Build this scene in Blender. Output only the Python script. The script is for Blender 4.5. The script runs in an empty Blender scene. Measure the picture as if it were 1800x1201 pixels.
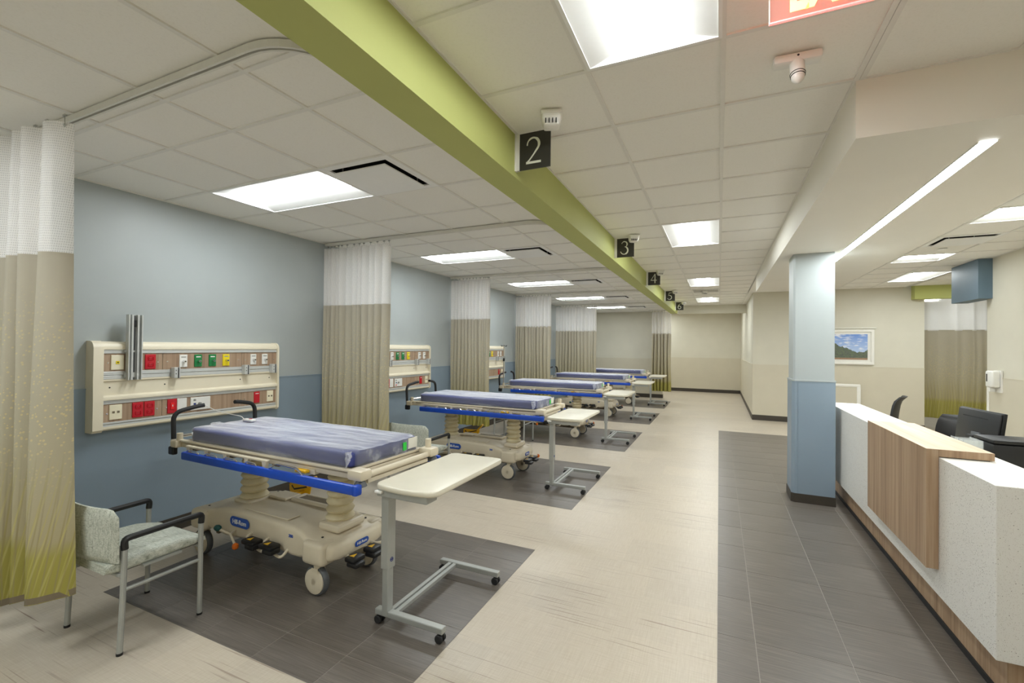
import bpy, bmesh, math, random
from mathutils import Vector, Matrix, noise
PI = math.pi
random.seed(7)
sc = bpy.context.scene
col = sc.collection

# ------------------------------------------------------------------ camera
CAM = (0.0, 0.0, 1.697)
FPX, YAW, PITCH, ROLL = 793.656, -0.4302, 0.0107, -0.0112
def cam_axes():
    cy, sy, cp, sp = math.cos(YAW), math.sin(YAW), math.cos(PITCH), math.sin(PITCH)
    fwd = Vector((sy*cp, cy*cp, sp)); right = Vector((cy, -sy, 0)); down = fwd.cross(right)
    cr, sr = math.cos(ROLL), math.sin(ROLL)
    return cr*right + sr*down, -sr*right + cr*down, fwd
R_, D_, F_ = cam_axes()
cd = bpy.data.cameras.new('camera'); cam = bpy.data.objects.new('camera', cd); col.objects.link(cam)
cd.sensor_width = 36; cd.lens = FPX/1800*36; cd.clip_start = 0.05; cd.clip_end = 100
cam.matrix_world = Matrix(((R_.x, -D_.x, -F_.x, CAM[0]), (R_.y, -D_.y, -F_.y, CAM[1]), (R_.z, -D_.z, -F_.z, CAM[2]), (0, 0, 0, 1)))
sc.camera = cam
def in_frame(x, y, z, m=60):
    v = Vector((x-CAM[0], y-CAM[1], z-CAM[2])); d = v.dot(F_)
    if d < 0.2: return False
    u, w = FPX*v.dot(R_)/d+900, FPX*v.dot(D_)/d+600.5
    return -m < u < 1800+m and -m < w < 1201+m

# ------------------------------------------------------------------ world, exposure
w = bpy.data.worlds.new('world'); sc.world = w; w.use_nodes = True
w.node_tree.nodes['Background'].inputs[0].default_value = (0.9, 0.95, 1, 1)
w.node_tree.nodes['Background'].inputs[1].default_value = 0.15
sc.view_settings.view_transform = 'Standard'; sc.view_settings.look = 'None'
sc.view_settings.gamma = 1.0; sc.view_settings.use_curve_mapping = False
sc.view_settings.exposure = 1.0
LAMP = 16.0        # radiance of the troffer lamps
LINEAR = 36.0
sc.cycles.max_bounces = 14; sc.cycles.diffuse_bounces = 9; sc.cycles.transparent_max_bounces = 16

# ------------------------------------------------------------------ constants (metres)
CC, CB = 3.06, 2.94         # corridor and bay ceiling heights
XW = -4.46                  # blue bay wall
BP = 2.87                   # bay pitch
GX0, GY0, GT = 0.009, 2.167, 0.6096      # corridor ceiling grid
BX0, BY0, BT = -2.605, 2.324, 0.618      # bay ceiling grid

# ------------------------------------------------------------------ materials
def srgb(r, g, b):
    f = lambda c: ((c/255)/12.92 if c/255 <= .04045 else ((c/255+.055)/1.055)**2.4)
    return (f(r), f(g), f(b), 1)
MATS = {}
class NT:
    def __init__(s, name):
        s.m = bpy.data.materials.new(name); s.m.use_nodes = True
        s.t = s.m.node_tree; s.p = s.t.nodes['Principled BSDF']; s.out = s.t.nodes['Material Output']
        MATS[name] = s.m
    def n(s, typ, **kw):
        x = s.t.nodes.new(typ)
        for k, v in kw.items():
            if k in x.inputs.keys(): x.inputs[k].default_value = v
            else: setattr(x, k, v)
        return x
    def l(s, a, b): s.t.links.new(a, b)
    def coords(s, kind='Object', scale=(1, 1, 1), rot=(0, 0, 0)):
        tc = s.n('ShaderNodeTexCoord'); mp = s.n('ShaderNodeMapping')
        mp.inputs['Scale'].default_value = scale; mp.inputs['Rotation'].default_value = rot
        s.l(tc.outputs[kind], mp.inputs['Vector']); return mp.outputs[0]
    def noise(s, vec, scale, detail=3, rough=.5):
        x = s.n('ShaderNodeTexNoise'); x.inputs['Scale'].default_value = scale
        x.inputs['Detail'].default_value = detail; x.inputs['Roughness'].default_value = rough
        s.l(vec, x.inputs['Vector']); return x.outputs['Fac']
    def ramp(s, fac, stops):
        r = s.n('ShaderNodeValToRGB'); e = r.color_ramp.elements
        while len(e) < len(stops): e.new(.5)
        for q, (p, c) in zip(e, stops): q.position = p; q.color = c
        s.l(fac, r.inputs[0]); return r.outputs[0]
    def mix(s, fac, a, b, mode='MIX'):
        x = s.n('ShaderNodeMix', data_type='RGBA', blend_type=mode)
        for sock, v in ((x.inputs[0], fac), (x.inputs[6], a), (x.inputs[7], b)):
            if hasattr(v, 'is_output') or isinstance(v, bpy.types.NodeSocket): s.l(v, sock)
            else: sock.default_value = v
        return x.outputs[2]
    def math(s, op, a, b=0.0):
        x = s.n('ShaderNodeMath', operation=op)
        for sock, v in ((x.inputs[0], a), (x.inputs[1], b)):
            if isinstance(v, bpy.types.NodeSocket): s.l(v, sock)
            else: sock.default_value = v
        return x.outputs[0]
    def bump(s, h, strength=.2, dist=.01):
        b = s.n('ShaderNodeBump'); b.inputs['Strength'].default_value = strength; b.inputs['Distance'].default_value = dist
        s.l(h, b.inputs['Height']); s.l(b.outputs[0], s.p.inputs['Normal'])
    def base(s, c):
        if isinstance(c, bpy.types.NodeSocket): s.l(c, s.p.inputs['Base Color'])
        else: s.p.inputs['Base Color'].default_value = c
    def set(s, rough=.5, metal=0.0, spec=.5, **kw):
        s.p.inputs['Roughness'].default_value = rough; s.p.inputs['Metallic'].default_value = metal
        s.p.inputs['Specular IOR Level'].default_value = spec
        for k, v in kw.items(): s.p.inputs[k].default_value = v
        return s
def plain(name, rgb, rough=.5, metal=0, spec=.5, var=.06, scale=18, bump=.05):
    t = NT(name); v = t.coords(); nz = t.noise(v, scale, 4)
    c = srgb(*rgb); d = tuple(x*(1-var*2) for x in c[:3])+(1,)
    t.base(t.ramp(nz, [(.3, d), (.7, c)])); t.set(rough, metal, spec)
    if bump: t.bump(t.noise(v, scale*12, 2), bump, .002)
    return t.m
def emit(name, rgb, strength):
    t = NT(name); t.base((.8, .8, .8, 1)); t.p.inputs['Emission Color'].default_value = srgb(*rgb)
    t.p.inputs['Emission Strength'].default_value = strength; return t.m

plain('wall_blue', (174, 181, 182), .42, var=.02, scale=3)
plain('wall_blue_low', (138, 155, 170), .4, var=.02, scale=3)
plain('blue_dark', (98, 120, 136), .5, var=.02, scale=3)
plain('wall_beige', (214, 210, 194), .55, var=.02, scale=3)
plain('wall_beige_low', (208, 201, 181), .5, var=.02, scale=3)
plain('rubber_base', (66, 60, 52), .5, var=.05)
plain('green', (184, 189, 114), .6, var=.02, scale=3)
plain('tee', (232, 230, 224), .5, var=.02, bump=0)
plain('soffit', (236, 232, 222), .6, var=.015, scale=2)
plain('steel', (176, 176, 172), .32, .75, var=.05)
plain('silver_paint', (172, 174, 170), .38, .35, var=.03)
plain('alum', (208, 210, 208), .34, .35, var=.03)
plain('chrome', (220, 220, 220), .12, 1.0, var=.02, bump=0)
plain('black_plastic', (24, 24, 25), .42, var=.1)
plain('black_rubber', (34, 34, 35), .6, var=.1)
plain('grey_rubber', (92, 95, 98), .55, var=.08)
plain('dark_void', (14, 14, 13), .8, var=.1)
plain('cream', (232, 223, 200), .42, var=.02, scale=5)
plain('stretcher_beige', (216, 205, 182), .4, var=.03, scale=6)
plain('bellows', (220, 208, 172), .5, var=.05, scale=6)
plain('deck_brown', (120, 108, 88), .5, var=.08)
plain('rail_blue', (18, 74, 190), .38, var=.05)
plain('logo_blue', (40, 84, 176), .4, var=.02)
plain('white_plastic', (236, 235, 230), .35, var=.02)
plain('ivory_plastic', (240, 232, 205), .35, var=.02)
plain('red_plastic', (196, 20, 38), .35, var=.04)
plain('red_bright', (232, 30, 34), .3, var=.02)
plain('green_plate', (16, 128, 66), .4, var=.04)
plain('yellow_plate', (240, 216, 20), .4, var=.04)
plain('yellow', (238, 186, 16), .4, var=.04)
plain('orange', (222, 110, 20), .4, var=.04)
plain('teal', (14, 78, 74), .4, var=.05)
plain('label_green', (40, 214, 70), .4, var=.02)
plain('paper', (232, 230, 220), .6, var=.05)
plain('table_top', (222, 216, 198), .35, var=.02, scale=8)
plain('sign_black', (52, 50, 46), .45, var=.05)
plain('sign_white', (226, 228, 214), .5, var=.02)
plain('mark_blue', (44, 60, 130), .5)
plain('frame_white', (238, 236, 228), .4, var=.02)
plain('track', (226, 224, 216), .4, .05, var=.03)
plain('fixture_white', (244, 244, 242), .45, var=.01, bump=0)
emit('lamp', (248, 254, 255), LAMP)
emit('lamp_linear', (248, 254, 255), LINEAR)
emit('exit_letters', (255, 96, 24), 3.2)
emit('exit_edge', (255, 60, 60), 2.2)
t = NT('exit_acrylic'); t.base(srgb(250, 190, 180)); t.set(.1, **{'Alpha': .22})
t.p.inputs['Emission Color'].default_value = srgb(255, 60, 50); t.p.inputs['Emission Strength'].default_value = .25
t = NT('clear_acrylic'); t.base(srgb(235, 240, 240)); t.set(.06, **{'Alpha': .28})
t = NT('picture_glass'); t.base(srgb(240, 240, 240)); t.set(.05, **{'Alpha': .06})

# ceiling tile: fine fissures
t = NT('ceiling_tile'); v = t.coords(); nz = t.noise(v, 90, 4, .7)
t.base(t.ramp(nz, [(.25, srgb(237, 235, 228)), (.5, srgb(243, 241, 235))])); t.set(.8, spec=.2); t.bump(t.noise(v, 220, 3), .12, .001)

# beige woven vinyl with random long dark streaks
t = NT('floor_beige'); v0 = t.coords()
wv = t.noise(t.coords(scale=(6, 160, 1)), 1, 4, .6); wh = t.noise(t.coords(scale=(160, 6, 1)), 1, 4, .6)
weave = t.math('MULTIPLY', t.math('ADD', wv, wh), .5)
c = t.ramp(weave, [(.34, srgb(180, 168, 150)), (.5, srgb(190, 180, 164)), (.66, srgb(200, 191, 176))])
big = t.noise(v0, .9, 2); c = t.mix(t.math('MULTIPLY', big, .35), c, srgb(190, 177, 160))
br = t.n('ShaderNodeTexBrick', offset=.5); t.l(v0, br.inputs['Vector'])
for k, val in (('Scale', 1), ('Mortar Size', .0), ('Brick Width', .4572), ('Row Height', .4572)): br.inputs[k].default_value = val
br.inputs['Color1'].default_value = (.94, .94, .94, 1); br.inputs['Color2'].default_value = (1.05, 1.04, 1.02, 1)
c = t.mix(.7, c, br.outputs[0], 'MULTIPLY')
st = t.noise(t.coords(scale=(1.5, 75, 1)), 1, 2, .35)
sel = t.noise(t.coords(scale=(.55, 1.3, 1)), 1, 2)
mask = t.math('MULTIPLY', t.ramp(st, [(.64, (0, 0, 0, 1)), (.69, (1, 1, 1, 1))]), t.ramp(sel, [(.42, (0, 0, 0, 1)), (.6, (.8, .8, .8, 1))]))
c = t.mix(mask, c, srgb(122, 98, 84)); t.base(c); t.set(.36, spec=.45); t.bump(weave, .12, .002)

# charcoal stone-look vinyl tiles, linear grain across the corridor
t = NT('floor_tile_dark'); a = t.noise(t.coords(scale=(3, 120, 1)), 1, 5, .65); b = t.noise(t.coords(), 2.2, 3)
inf = t.n('ShaderNodeObjectInfo'); rv = t.math('MULTIPLY', inf.outputs['Random'], .07)
f = t.math('ADD', t.math('MULTIPLY', a, .8), t.math('SUBTRACT', rv, t.math('MULTIPLY', b, .12)))
t.base(t.ramp(f, [(.2, srgb(86, 80, 73)), (.4, srgb(105, 98, 91)), (.6, srgb(126, 119, 110))])); t.set(.33, spec=.5); t.bump(a, .15, .002)
plain('grout', (150, 144, 136), .7)

def wood(name, c1, c2, c3, axis, rough=.45):
    t = NT(name); s = {'z': (38, 38, 1.2), 'x': (1.2, 38, 38), 'y': (38, 1.2, 38)}[axis]
    a = t.noise(t.coords(scale=s), 1, 5, .6); b = t.noise(t.coords(scale=tuple(q*.3 for q in s)), 1, 3)
    f = t.math('ADD', t.math('MULTIPLY', a, .6), t.math('MULTIPLY', b, .4))
    t.base(t.ramp(f, [(.32, c1), (.5, c2), (.66, c3)])); t.set(rough); t.bump(a, .06, .001)
wood('wood_v', srgb(140, 112, 86), srgb(172, 143, 114), srgb(192, 166, 138), 'z')
wood('wood_h', srgb(178, 152, 124), srgb(204, 180, 152), srgb(218, 198, 172), 'y')
wood('hw_wood', srgb(134, 108, 86), srgb(164, 138, 114), srgb(184, 160, 136), 'z')

# white solid surface with dark specks
t = NT('terrazzo'); v = t.coords()
vo = t.n('ShaderNodeTexVoronoi'); vo.inputs['Scale'].default_value = 130; t.l(v, vo.inputs['Vector'])
vo2 = t.n('ShaderNodeTexVoronoi'); vo2.inputs['Scale'].default_value = 300; t.l(v, vo2.inputs['Vector'])
sep = t.n('ShaderNodeSeparateColor'); t.l(vo.outputs['Color'], sep.inputs[0])
sep2 = t.n('ShaderNodeSeparateColor'); t.l(vo2.outputs['Color'], sep2.inputs[0])
m1 = t.math('MULTIPLY', t.math('LESS_THAN', vo.outputs['Distance'], .24), t.math('GREATER_THAN', sep.outputs[0], .91))
m2 = t.math('MULTIPLY', t.math('LESS_THAN', vo2.outputs['Distance'], .35), t.math('GREATER_THAN', sep2.outputs[0], .8))
c = t.mix(m2, srgb(236, 234, 229), srgb(196, 190, 182)); c = t.mix(m1, c, srgb(120, 110, 104)); t.base(c); t.set(.4)

# upholstery, grey-green tweed
t = NT('tweed'); a = t.noise(t.coords(scale=(26, 330, 330)), 1, 3, .7); b = t.noise(t.coords(scale=(330, 30, 30)), 1, 3, .7)
f = t.math('MULTIPLY', t.math('ADD', a, b), .5)
t.base(t.ramp(f, [(.36, srgb(118, 122, 112)), (.48, srgb(176, 180, 168)), (.6, srgb(206, 208, 198))])); t.set(.85, spec=.2); t.bump(f, .35, .003)

# curtain fabric (UV: u = metres along the cloth, v = height in metres)
def curtain_mat(name, k):
    t = NT(name); uv = t.coords('UV'); sx = t.n('ShaderNodeSeparateXYZ'); t.l(uv, sx.inputs[0])
    u, h = sx.outputs[0], sx.outputs[1]
    low = t.noise(t.coords('UV', scale=(1.2, .4, 1)), 1.0, 2)
    hh = t.math('ADD', h, t.math('MULTIPLY', t.math('SUBTRACT', low, .5), .12))
    g = t.n('ShaderNodeMapRange'); g.inputs['From Min'].default_value = .25; g.inputs['From Max'].default_value = 2.2; t.l(hh, g.inputs['Value'])
    cbase = t.ramp(g.outputs[0], [(0, srgb(156, 150, 72)), (.16, srgb(164, 157, 84)), (.2, srgb(176, 166, 132)), (.4, srgb(180, 172, 147)), (.62, srgb(183, 176, 156)), (1, srgb(186, 179, 163))])
    # pale dots
    vo = t.n('ShaderNodeTexVoronoi'); vo.inputs['Scale'].default_value = 1.0; vo.inputs['Randomness'].default_value = .7
    t.l(t.coords('UV', scale=(52, 52, 1)), vo.inputs['Vector'])
    dots = t.math('LESS_THAN', vo.outputs['Distance'], .3)
    win = t.ramp(g.outputs[0], [(.3, (0, 0, 0, 1)), (.5, (1, 1, 1, 1)), (.78, (.55, .55, .55, 1)), (.92, (0, 0, 0, 1))])
    c = t.mix(t.math('MULTIPLY', t.math('MULTIPLY', dots, win), .62), cbase, srgb(222, 206, 150))
    # thin grass blades, two leaning families
    for ang, sc_, colr in ((.16, 7, srgb(190, 180, 106)), (-.2, 5.5, srgb(146, 136, 108)), (.3, 5, srgb(196, 187, 124)), (-.05, 6, srgb(152, 140, 92))):
        wv = t.n('ShaderNodeTexWave', wave_type='BANDS', bands_direction='X'); wv.inputs['Scale'].default_value = 1.0
        wv.inputs['Distortion'].default_value = 7; wv.inputs['Detail'].default_value = 1; wv.inputs['Detail Scale'].default_value = .22
        t.l(t.coords('UV', scale=(sc_, sc_*.4, 1), rot=(0, 0, ang)), wv.inputs['Vector'])
        line = t.ramp(wv.outputs['Fac'], [(.93, (0, 0, 0, 1)), (.98, (1, 1, 1, 1))])
        gw = t.ramp(g.outputs[0], [(.0, (.7, .7, .7, 1)), (.2, (.9, .9, .9, 1)), (.45, (0, 0, 0, 1))])
        c = t.mix(t.math('MULTIPLY', t.math('MULTIPLY', line, gw), .6), c, colr)
    t.base(c); t.set(.8, spec=.2); t.bump(t.noise(t.coords('UV', scale=(600, 600, 1)), 1, 2), .2, .001)
    tr = t.n('ShaderNodeBsdfTranslucent'); t.l(c, tr.inputs['Color'])
    mx = t.n('ShaderNodeMixShader'); mx.inputs[0].default_value = .12
    t.l(t.p.outputs[0], mx.inputs[1]); t.l(tr.outputs[0], mx.inputs[2]); t.l(mx.outputs[0], t.out.inputs[0])
curtain_mat('curtain_cloth', 0)
# white open mesh
t = NT('curtain_mesh'); vo = t.n('ShaderNodeTexVoronoi'); vo.inputs['Randomness'].default_value = .1; vo.inputs['Scale'].default_value = 1
t.l(t.coords('UV', scale=(110, 75, 1)), vo.inputs['Vector']); hole = t.math('LESS_THAN', vo.outputs['Distance'], .3)
t.base(srgb(240, 238, 236)); t.set(.8, spec=.2); trn = t.n('ShaderNodeBsdfTransparent'); tl = t.n('ShaderNodeBsdfTranslucent'); tl.inputs[0].default_value = srgb(240, 238, 236)
ma = t.n('ShaderNodeMixShader'); ma.inputs[0].default_value = .35; t.l(t.p.outputs[0], ma.inputs[1]); t.l(tl.outputs[0], ma.inputs[2])
mb = t.n('ShaderNodeMixShader'); t.l(t.math('ADD', t.math('MULTIPLY', hole, .25), .16), mb.inputs[0]); t.l(ma.outputs[0], mb.inputs[1]); t.l(trn.outputs[0], mb.inputs[2]); t.l(mb.outputs[0], t.out.inputs[0])

# mattress vinyl and its clear wrapper
plain('mattress_navy', (60, 70, 140), .5, var=.05, scale=4)
t = NT('plastic_wrap'); t.base(srgb(226, 229, 242)); t.set(.12, spec=.8)
lw = t.n('ShaderNodeLayerWeight'); lw.inputs['Blend'].default_value = .32
st = t.noise(t.coords(scale=(1.3, 8, 8)), 1, 4, .55)
fac = t.math('ADD', t.math('MULTIPLY', lw.outputs['Fresnel'], 1.5), t.math('MULTIPLY', t.ramp(st, [(.5, (0, 0, 0, 1)), (.74, (1, 1, 1, 1))]), .4))  # white noise streaks painted in as highlights on the wrinkles
fac = t.math('ADD', fac, .11)  # even white haze standing in for reflected light and sheen
trn = t.n('ShaderNodeBsdfTransparent'); mb = t.n('ShaderNodeMixShader'); t.l(fac, mb.inputs[0])
t.l(trn.outputs[0], mb.inputs[1]); t.l(t.p.outputs[0], mb.inputs[2]); t.l(mb.outputs[0], t.out.inputs[0])
t.bump(t.noise(t.coords(scale=(4, 26, 26)), 1, 5, .6), .9, .02)

t = NT('plastic_fold'); t.base(srgb(236, 238, 246)); t.set(.14, spec=.8, **{'Alpha': .5}); t.bump(t.noise(t.coords(scale=(60, 60, 60)), 1, 4), .9, .02)

# landscape print
t = NT('landscape_print'); v = t.coords('Generated'); sx = t.n('ShaderNodeSeparateXYZ'); t.l(v, sx.inputs[0])
x_, z_ = sx.outputs[0], sx.outputs[2]
cl = t.noise(t.coords('Generated', scale=(5, 1, 13)), 1, 5, .55)
sky = t.mix(t.ramp(cl, [(.5, (0, 0, 0, 1)), (.66, (1, 1, 1, 1))]), t.ramp(z_, [(.3, srgb(176, 200, 236)), (1, srgb(86, 140, 220))]), srgb(238, 240, 246))
prof = t.noise(t.coords('Generated', scale=(7, 0, 0)), 1, 6, .65)
hgt = t.math('ADD', t.math('MULTIPLY', prof, .42), t.math('MULTIPLY', t.math('ABSOLUTE', t.math('SUBTRACT', x_, .8)), .6))
tree = t.math('LESS_THAN', z_, t.math('ADD', hgt, .06))
leaf = t.ramp(t.noise(t.coords('Generated', scale=(26, 1, 22)), 1, 4), [(.4, srgb(16, 26, 12)), (.72, srgb(84, 116, 36))])
c = t.mix(tree, sky, leaf); c = t.mix(t.math('LESS_THAN', z_, .07), c, srgb(150, 110, 70)); t.base(c); t.set(.5)

M = MATS

# ------------------------------------------------------------------ mesh helpers
class B:
    def __init__(s): s.bm = bmesh.new()
    def box(s, x0, x1, y0, y1, z0, z1, bev=0, seg=2, mat=None):
        m = Matrix.Translation(((x0+x1)/2, (y0+y1)/2, (z0+z1)/2)) @ Matrix.Diagonal((abs(x1-x0), abs(y1-y0), abs(z1-z0), 1))
        if mat is not None: m = mat @ m
        r = bmesh.ops.create_cube(s.bm, size=1, matrix=m)
        if bev:
            vs = set(r['verts']); es = [e for e in s.bm.edges if e.verts[0] in vs and e.verts[1] in vs]
            bmesh.ops.bevel(s.bm, geom=es, offset=bev, segments=seg, profile=.5, affect='EDGES')
        return s
    def bar(s, p0, p1, w, h, bev=0):       # box along p0->p1
        p0, p1 = Vector(p0), Vector(p1); d = p1-p0; L = d.length
        q = d.to_track_quat('X', 'Z').to_matrix().to_4x4()
        return s.box(-L/2, L/2, -w/2, w/2, -h/2, h/2, bev, 2, Matrix.Translation((p0+p1)/2) @ q)
    def cyl(s, p0, p1, r0, r1=None, seg=16, caps=True):
        r1 = r0 if r1 is None else r1
        p0, p1 = Vector(p0), Vector(p1); d = p1-p0
        m = Matrix.Translation((p0+p1)/2) @ d.to_track_quat('Z', 'Y').to_matrix().to_4x4()
        bmesh.ops.create_cone(s.bm, cap_ends=caps, segments=seg, radius1=r0, radius2=r1, depth=d.length, matrix=m); return s
    def tube(s, pts, r, seg=8, closed=False):
        pts = [Vector(p) for p in pts]; n = len(pts); rings = []; up = Vector((0, 0, 1)); prev = None
        for i, p in enumerate(pts):
            a = pts[i-1] if (i or closed) else p; b = pts[(i+1) % n] if (i < n-1 or closed) else p
            d = (b-a).normalized()
            if prev is None:
                ref = up if abs(d.dot(up)) < .95 else Vector((1, 0, 0)); x = d.cross(ref).normalized()
            else:
                x = (prev-d*prev.dot(d)).normalized()
            prev = x; y = d.cross(x)
            rr = r[i] if isinstance(r, (list, tuple)) else r
            rings.append([s.bm.verts.new(p+rr*(math.cos(2*PI*k/seg)*x+math.sin(2*PI*k/seg)*y)) for k in range(seg)])
        for i in range(n if closed else n-1):
            A, C = rings[i], rings[(i+1) % n]
            for k in range(seg): s.bm.faces.new((A[k], A[(k+1) % seg], C[(k+1) % seg], C[k]))
        if not closed: s.bm.faces.new(rings[0][::-1]); s.bm.faces.new(rings[-1])
        return s
    def lathe(s, prof, c=(0, 0, 0), seg=24, mat=None):    # prof: (r, z)
        m = Matrix.Translation(c) if mat is None else mat
        rings = []
        for r, z in prof:
            rings.append([s.bm.verts.new(m @ Vector((r*math.cos(2*PI*k/seg), r*math.sin(2*PI*k/seg), z))) for k in range(seg)])
        for A, C in zip(rings, rings[1:]):
            for k in range(seg): s.bm.faces.new((A[k], A[(k+1) % seg], C[(k+1) % seg], C[k]))
        s.bm.faces.new(rings[0][::-1]); s.bm.faces.new(rings[-1]); return s
    def prism(s, poly, d0, d1, axis='y'):      # poly in the other two axes
        f = {'y': lambda a, b, d: (a, d, b), 'x': lambda a, b, d: (d, a, b), 'z': lambda a, b, d: (a, b, d)}[axis]
        A = [s.bm.verts.new(f(a, b, d0)) for a, b in poly]; C = [s.bm.verts.new(f(a, b, d1)) for a, b in poly]
        n = len(poly)
        for k in range(n): s.bm.faces.new((A[k], A[(k+1) % n], C[(k+1) % n], C[k]))
        s.bm.faces.new(A[::-1]); s.bm.faces.new(C); return s
    def loft(s, rings, cap=True):
        R = [[s.bm.verts.new(p) for p in r] for r in rings]; n = len(R[0])
        for A, C in zip(R, R[1:]):
            for k in range(n): s.bm.faces.new((A[k], A[(k+1) % n], C[(k+1) % n], C[k]))
        if cap: s.bm.faces.new(R[0][::-1]); s.bm.faces.new(R[-1])
        return s
    def mesh(s, smooth=False, ang=35):
        bmesh.ops.recalc_face_normals(s.bm, faces=s.bm.faces[:])
        me = bpy.data.meshes.new('mesh'); s.bm.to_mesh(me); s.bm.free()
        if smooth:
            me.shade_smooth(); me.set_sharp_from_angle(angle=math.radians(ang))
        return me
def link(name, data, parent=None, loc=None):
    o = bpy.data.objects.new(name, data); col.objects.link(o)
    if parent: o.parent = parent
    if loc: o.location = loc
    return o
def mk(name, b, mat, parent=None, smooth=False, loc=None, label=None, ang=35):
    me = b.mesh(smooth, ang) if isinstance(b, B) else b
    if not me.materials: me.materials.append(M[mat])
    o = link(name, me, parent, loc)
    if label: o['label'] = label
    return o
def tag(o, label, cat, group=None):
    o['label'] = label; o['category'] = cat
    if group: o['group'] = group
    return o
def thing(name, label, cat, loc=(0, 0, 0), rz=0, group=None):
    o = link(name, None, None, loc); o.rotation_euler = (0, 0, rz); o.empty_display_size = .1
    return tag(o, label, cat, group)
def struct(name, b, mat, label, parent=None, smooth=False):
    o = mk(name, b, mat, parent, smooth)
    if parent is None: o['kind'] = 'structure'; o['label'] = label
    return o
def copy_tree(o, parent=None):
    c = o.copy(); col.objects.link(c); c.parent = parent
    for ch in list(o.children): copy_tree(ch, c)
    return c
def bx(x0, x1, y0, y1, z0, z1, bev=0): return B().box(x0, x1, y0, y1, z0, z1, bev)
def text_mesh(body, size, ext, mat4, offset=0.0, spacing=1.0):
    cu = bpy.data.curves.new('t', 'FONT'); cu.body = body; cu.size = size; cu.extrude = ext; cu.offset = offset
    cu.align_x = 'CENTER'; cu.align_y = 'CENTER'; cu.space_character = spacing; cu.resolution_u = 3
    ob = bpy.data.objects.new('t', cu); col.objects.link(ob)
    me = bpy.data.meshes.new_from_object(ob.evaluated_get(bpy.context.evaluated_depsgraph_get()))
    bpy.data.objects.remove(ob); bpy.data.curves.remove(cu); me.transform(mat4); return me
def stroke(b, pts, width, y0, y1, close=False):      # flat ribbon in xz with thickness in y; width per point
    P = [Vector(p) for p in pts]; n = len(P); Lf, Rt = [], []
    for i in range(n):
        d = (P[min(i+1, n-1)]-P[max(i-1, 0)]).normalized(); nrm = Vector((-d.y, d.x)); wd = width[min(len(width)-1, i*len(width)//n)] if isinstance(width, list) else width
        Lf.append(P[i]+nrm*wd/2); Rt.append(P[i]-nrm*wd/2)
    for i in range(n-1):
        poly = [Lf[i], Lf[i+1], Rt[i+1], Rt[i]]
        b.prism([(p.x, p.y) for p in poly], y0, y1, 'y')
    return b
def arc(cx, cy, r, a0, a1, n=10, ry=None):
    ry = r if ry is None else ry
    return [(cx+r*math.cos(math.radians(a0+(a1-a0)*k/n)), cy+ry*math.sin(math.radians(a0+(a1-a0)*k/n))) for k in range(n+1)]
def fillet(pts, r, n=5):
    P = [Vector(p) for p in pts]; out = [P[0]]
    for i in range(1, len(P)-1):
        a, b, c = P[i-1], P[i], P[i+1]; u = (a-b); v = (c-b); rr = min(r, u.length*.48, v.length*.48)
        p0 = b+u.normalized()*rr; p1 = b+v.normalized()*rr
        for k in range(n+1):
            s_ = k/n; out.append((1-s_)**2*p0+2*s_*(1-s_)*b+s_*s_*p1)
    out.append(P[-1]); return out

# ================================================================== SETTING
Y0, Y1 = -4.2, 19.1
floor = struct('floor', bx(-4.6, 7.2, Y0, 19.3, -.12, 0), 'floor_beige', 'beige woven vinyl floor with thin dark streaks')
mk('tile_bed', bx(0, 1.6, Y0, 10.31, .0002, .0008), 'grout', floor)
for k in range(5): mk('tile_bed', bx(-3.785, -1.385, 1.65+2.905*k, 3.53+2.905*k, .0002, .0008), 'grout', floor)
_tiles = {}
def dark_tile(x0, x1, y0, y1):
    g = .0022; key = (round(x1-x0, 3), round(y1-y0, 3))
    if key not in _tiles:
        _tiles[key] = bx(-key[0]/2+g, key[0]/2-g, -key[1]/2+g, key[1]/2-g, .0004, .0022).mesh()
    mk('floor_tile', _tiles[key], 'floor_tile_dark', floor, loc=((x0+x1)/2, (y0+y1)/2, 0))
cx_ = [-3.785, -3.655, -3.2, -2.745, -2.29, -1.835, -1.385]; ry_ = [1.65, 1.885, 2.345, 2.805, 3.265, 3.53]
for k in range(5):
    for a, b_ in zip(cx_, cx_[1:]):
        for c_, d_ in zip(ry_, ry_[1:]): dark_tile(a, b_, c_+2.905*k, d_+2.905*k)
cxs = [0, .2, .663, 1.129, 1.6]; rys = [2.98-.4572*k for k in range(3, 0, -1)]+[2.98+.4572*k for k in range(0, 17)]
rys = [y for y in rys if y < 10.2]+[10.31]
for a, b_ in zip(cxs, cxs[1:]):
    for c_, d_ in zip(rys, rys[1:]): dark_tile(a, b_, c_, d_)
mk('floor_tile', bx(.002, 1.598, Y0, rys[0]-.002, .0004, .0022), 'floor_tile_dark', floor)

def wall(name, label, x0, x1, y0, y1, z1, up, low, faces, rail=1.32):
    """box wall; faces: list of visible sides '+x','-x','+y','-y' that get wainscot, cap and base"""
    wl = struct(name, bx(x0, x1, y0, y1, 0, z1), up, label)
    tb = B(); cb_ = B(); bb = B(); d = .008
    for f in faces:
        if f == '+x': a = (x1, x1+d, y0, y1)
        if f == '-x': a = (x0-d, x0, y0, y1)
        if f == '+y': a = (x0, x1, y1, y1+d)
        if f == '-y': a = (x0-(d if '-x' in faces else 0), x1+(d if '+x' in faces else 0), y0-d, y0)
        tb.box(*a, .125, rail)
        e = .004
        cb_.box(a[0]-e, a[1]+e, a[2]-e, a[3]+e, rail, rail+.012)
        bb.box(a[0]-e, a[1]+e, a[2]-e, a[3]+e, .0, .125)
    mk('wainscot', tb, low, wl); mk('wainscot_cap', cb_, low, wl); mk('rubber_base', bb, 'rubber_base', wl)
    return wl
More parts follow.
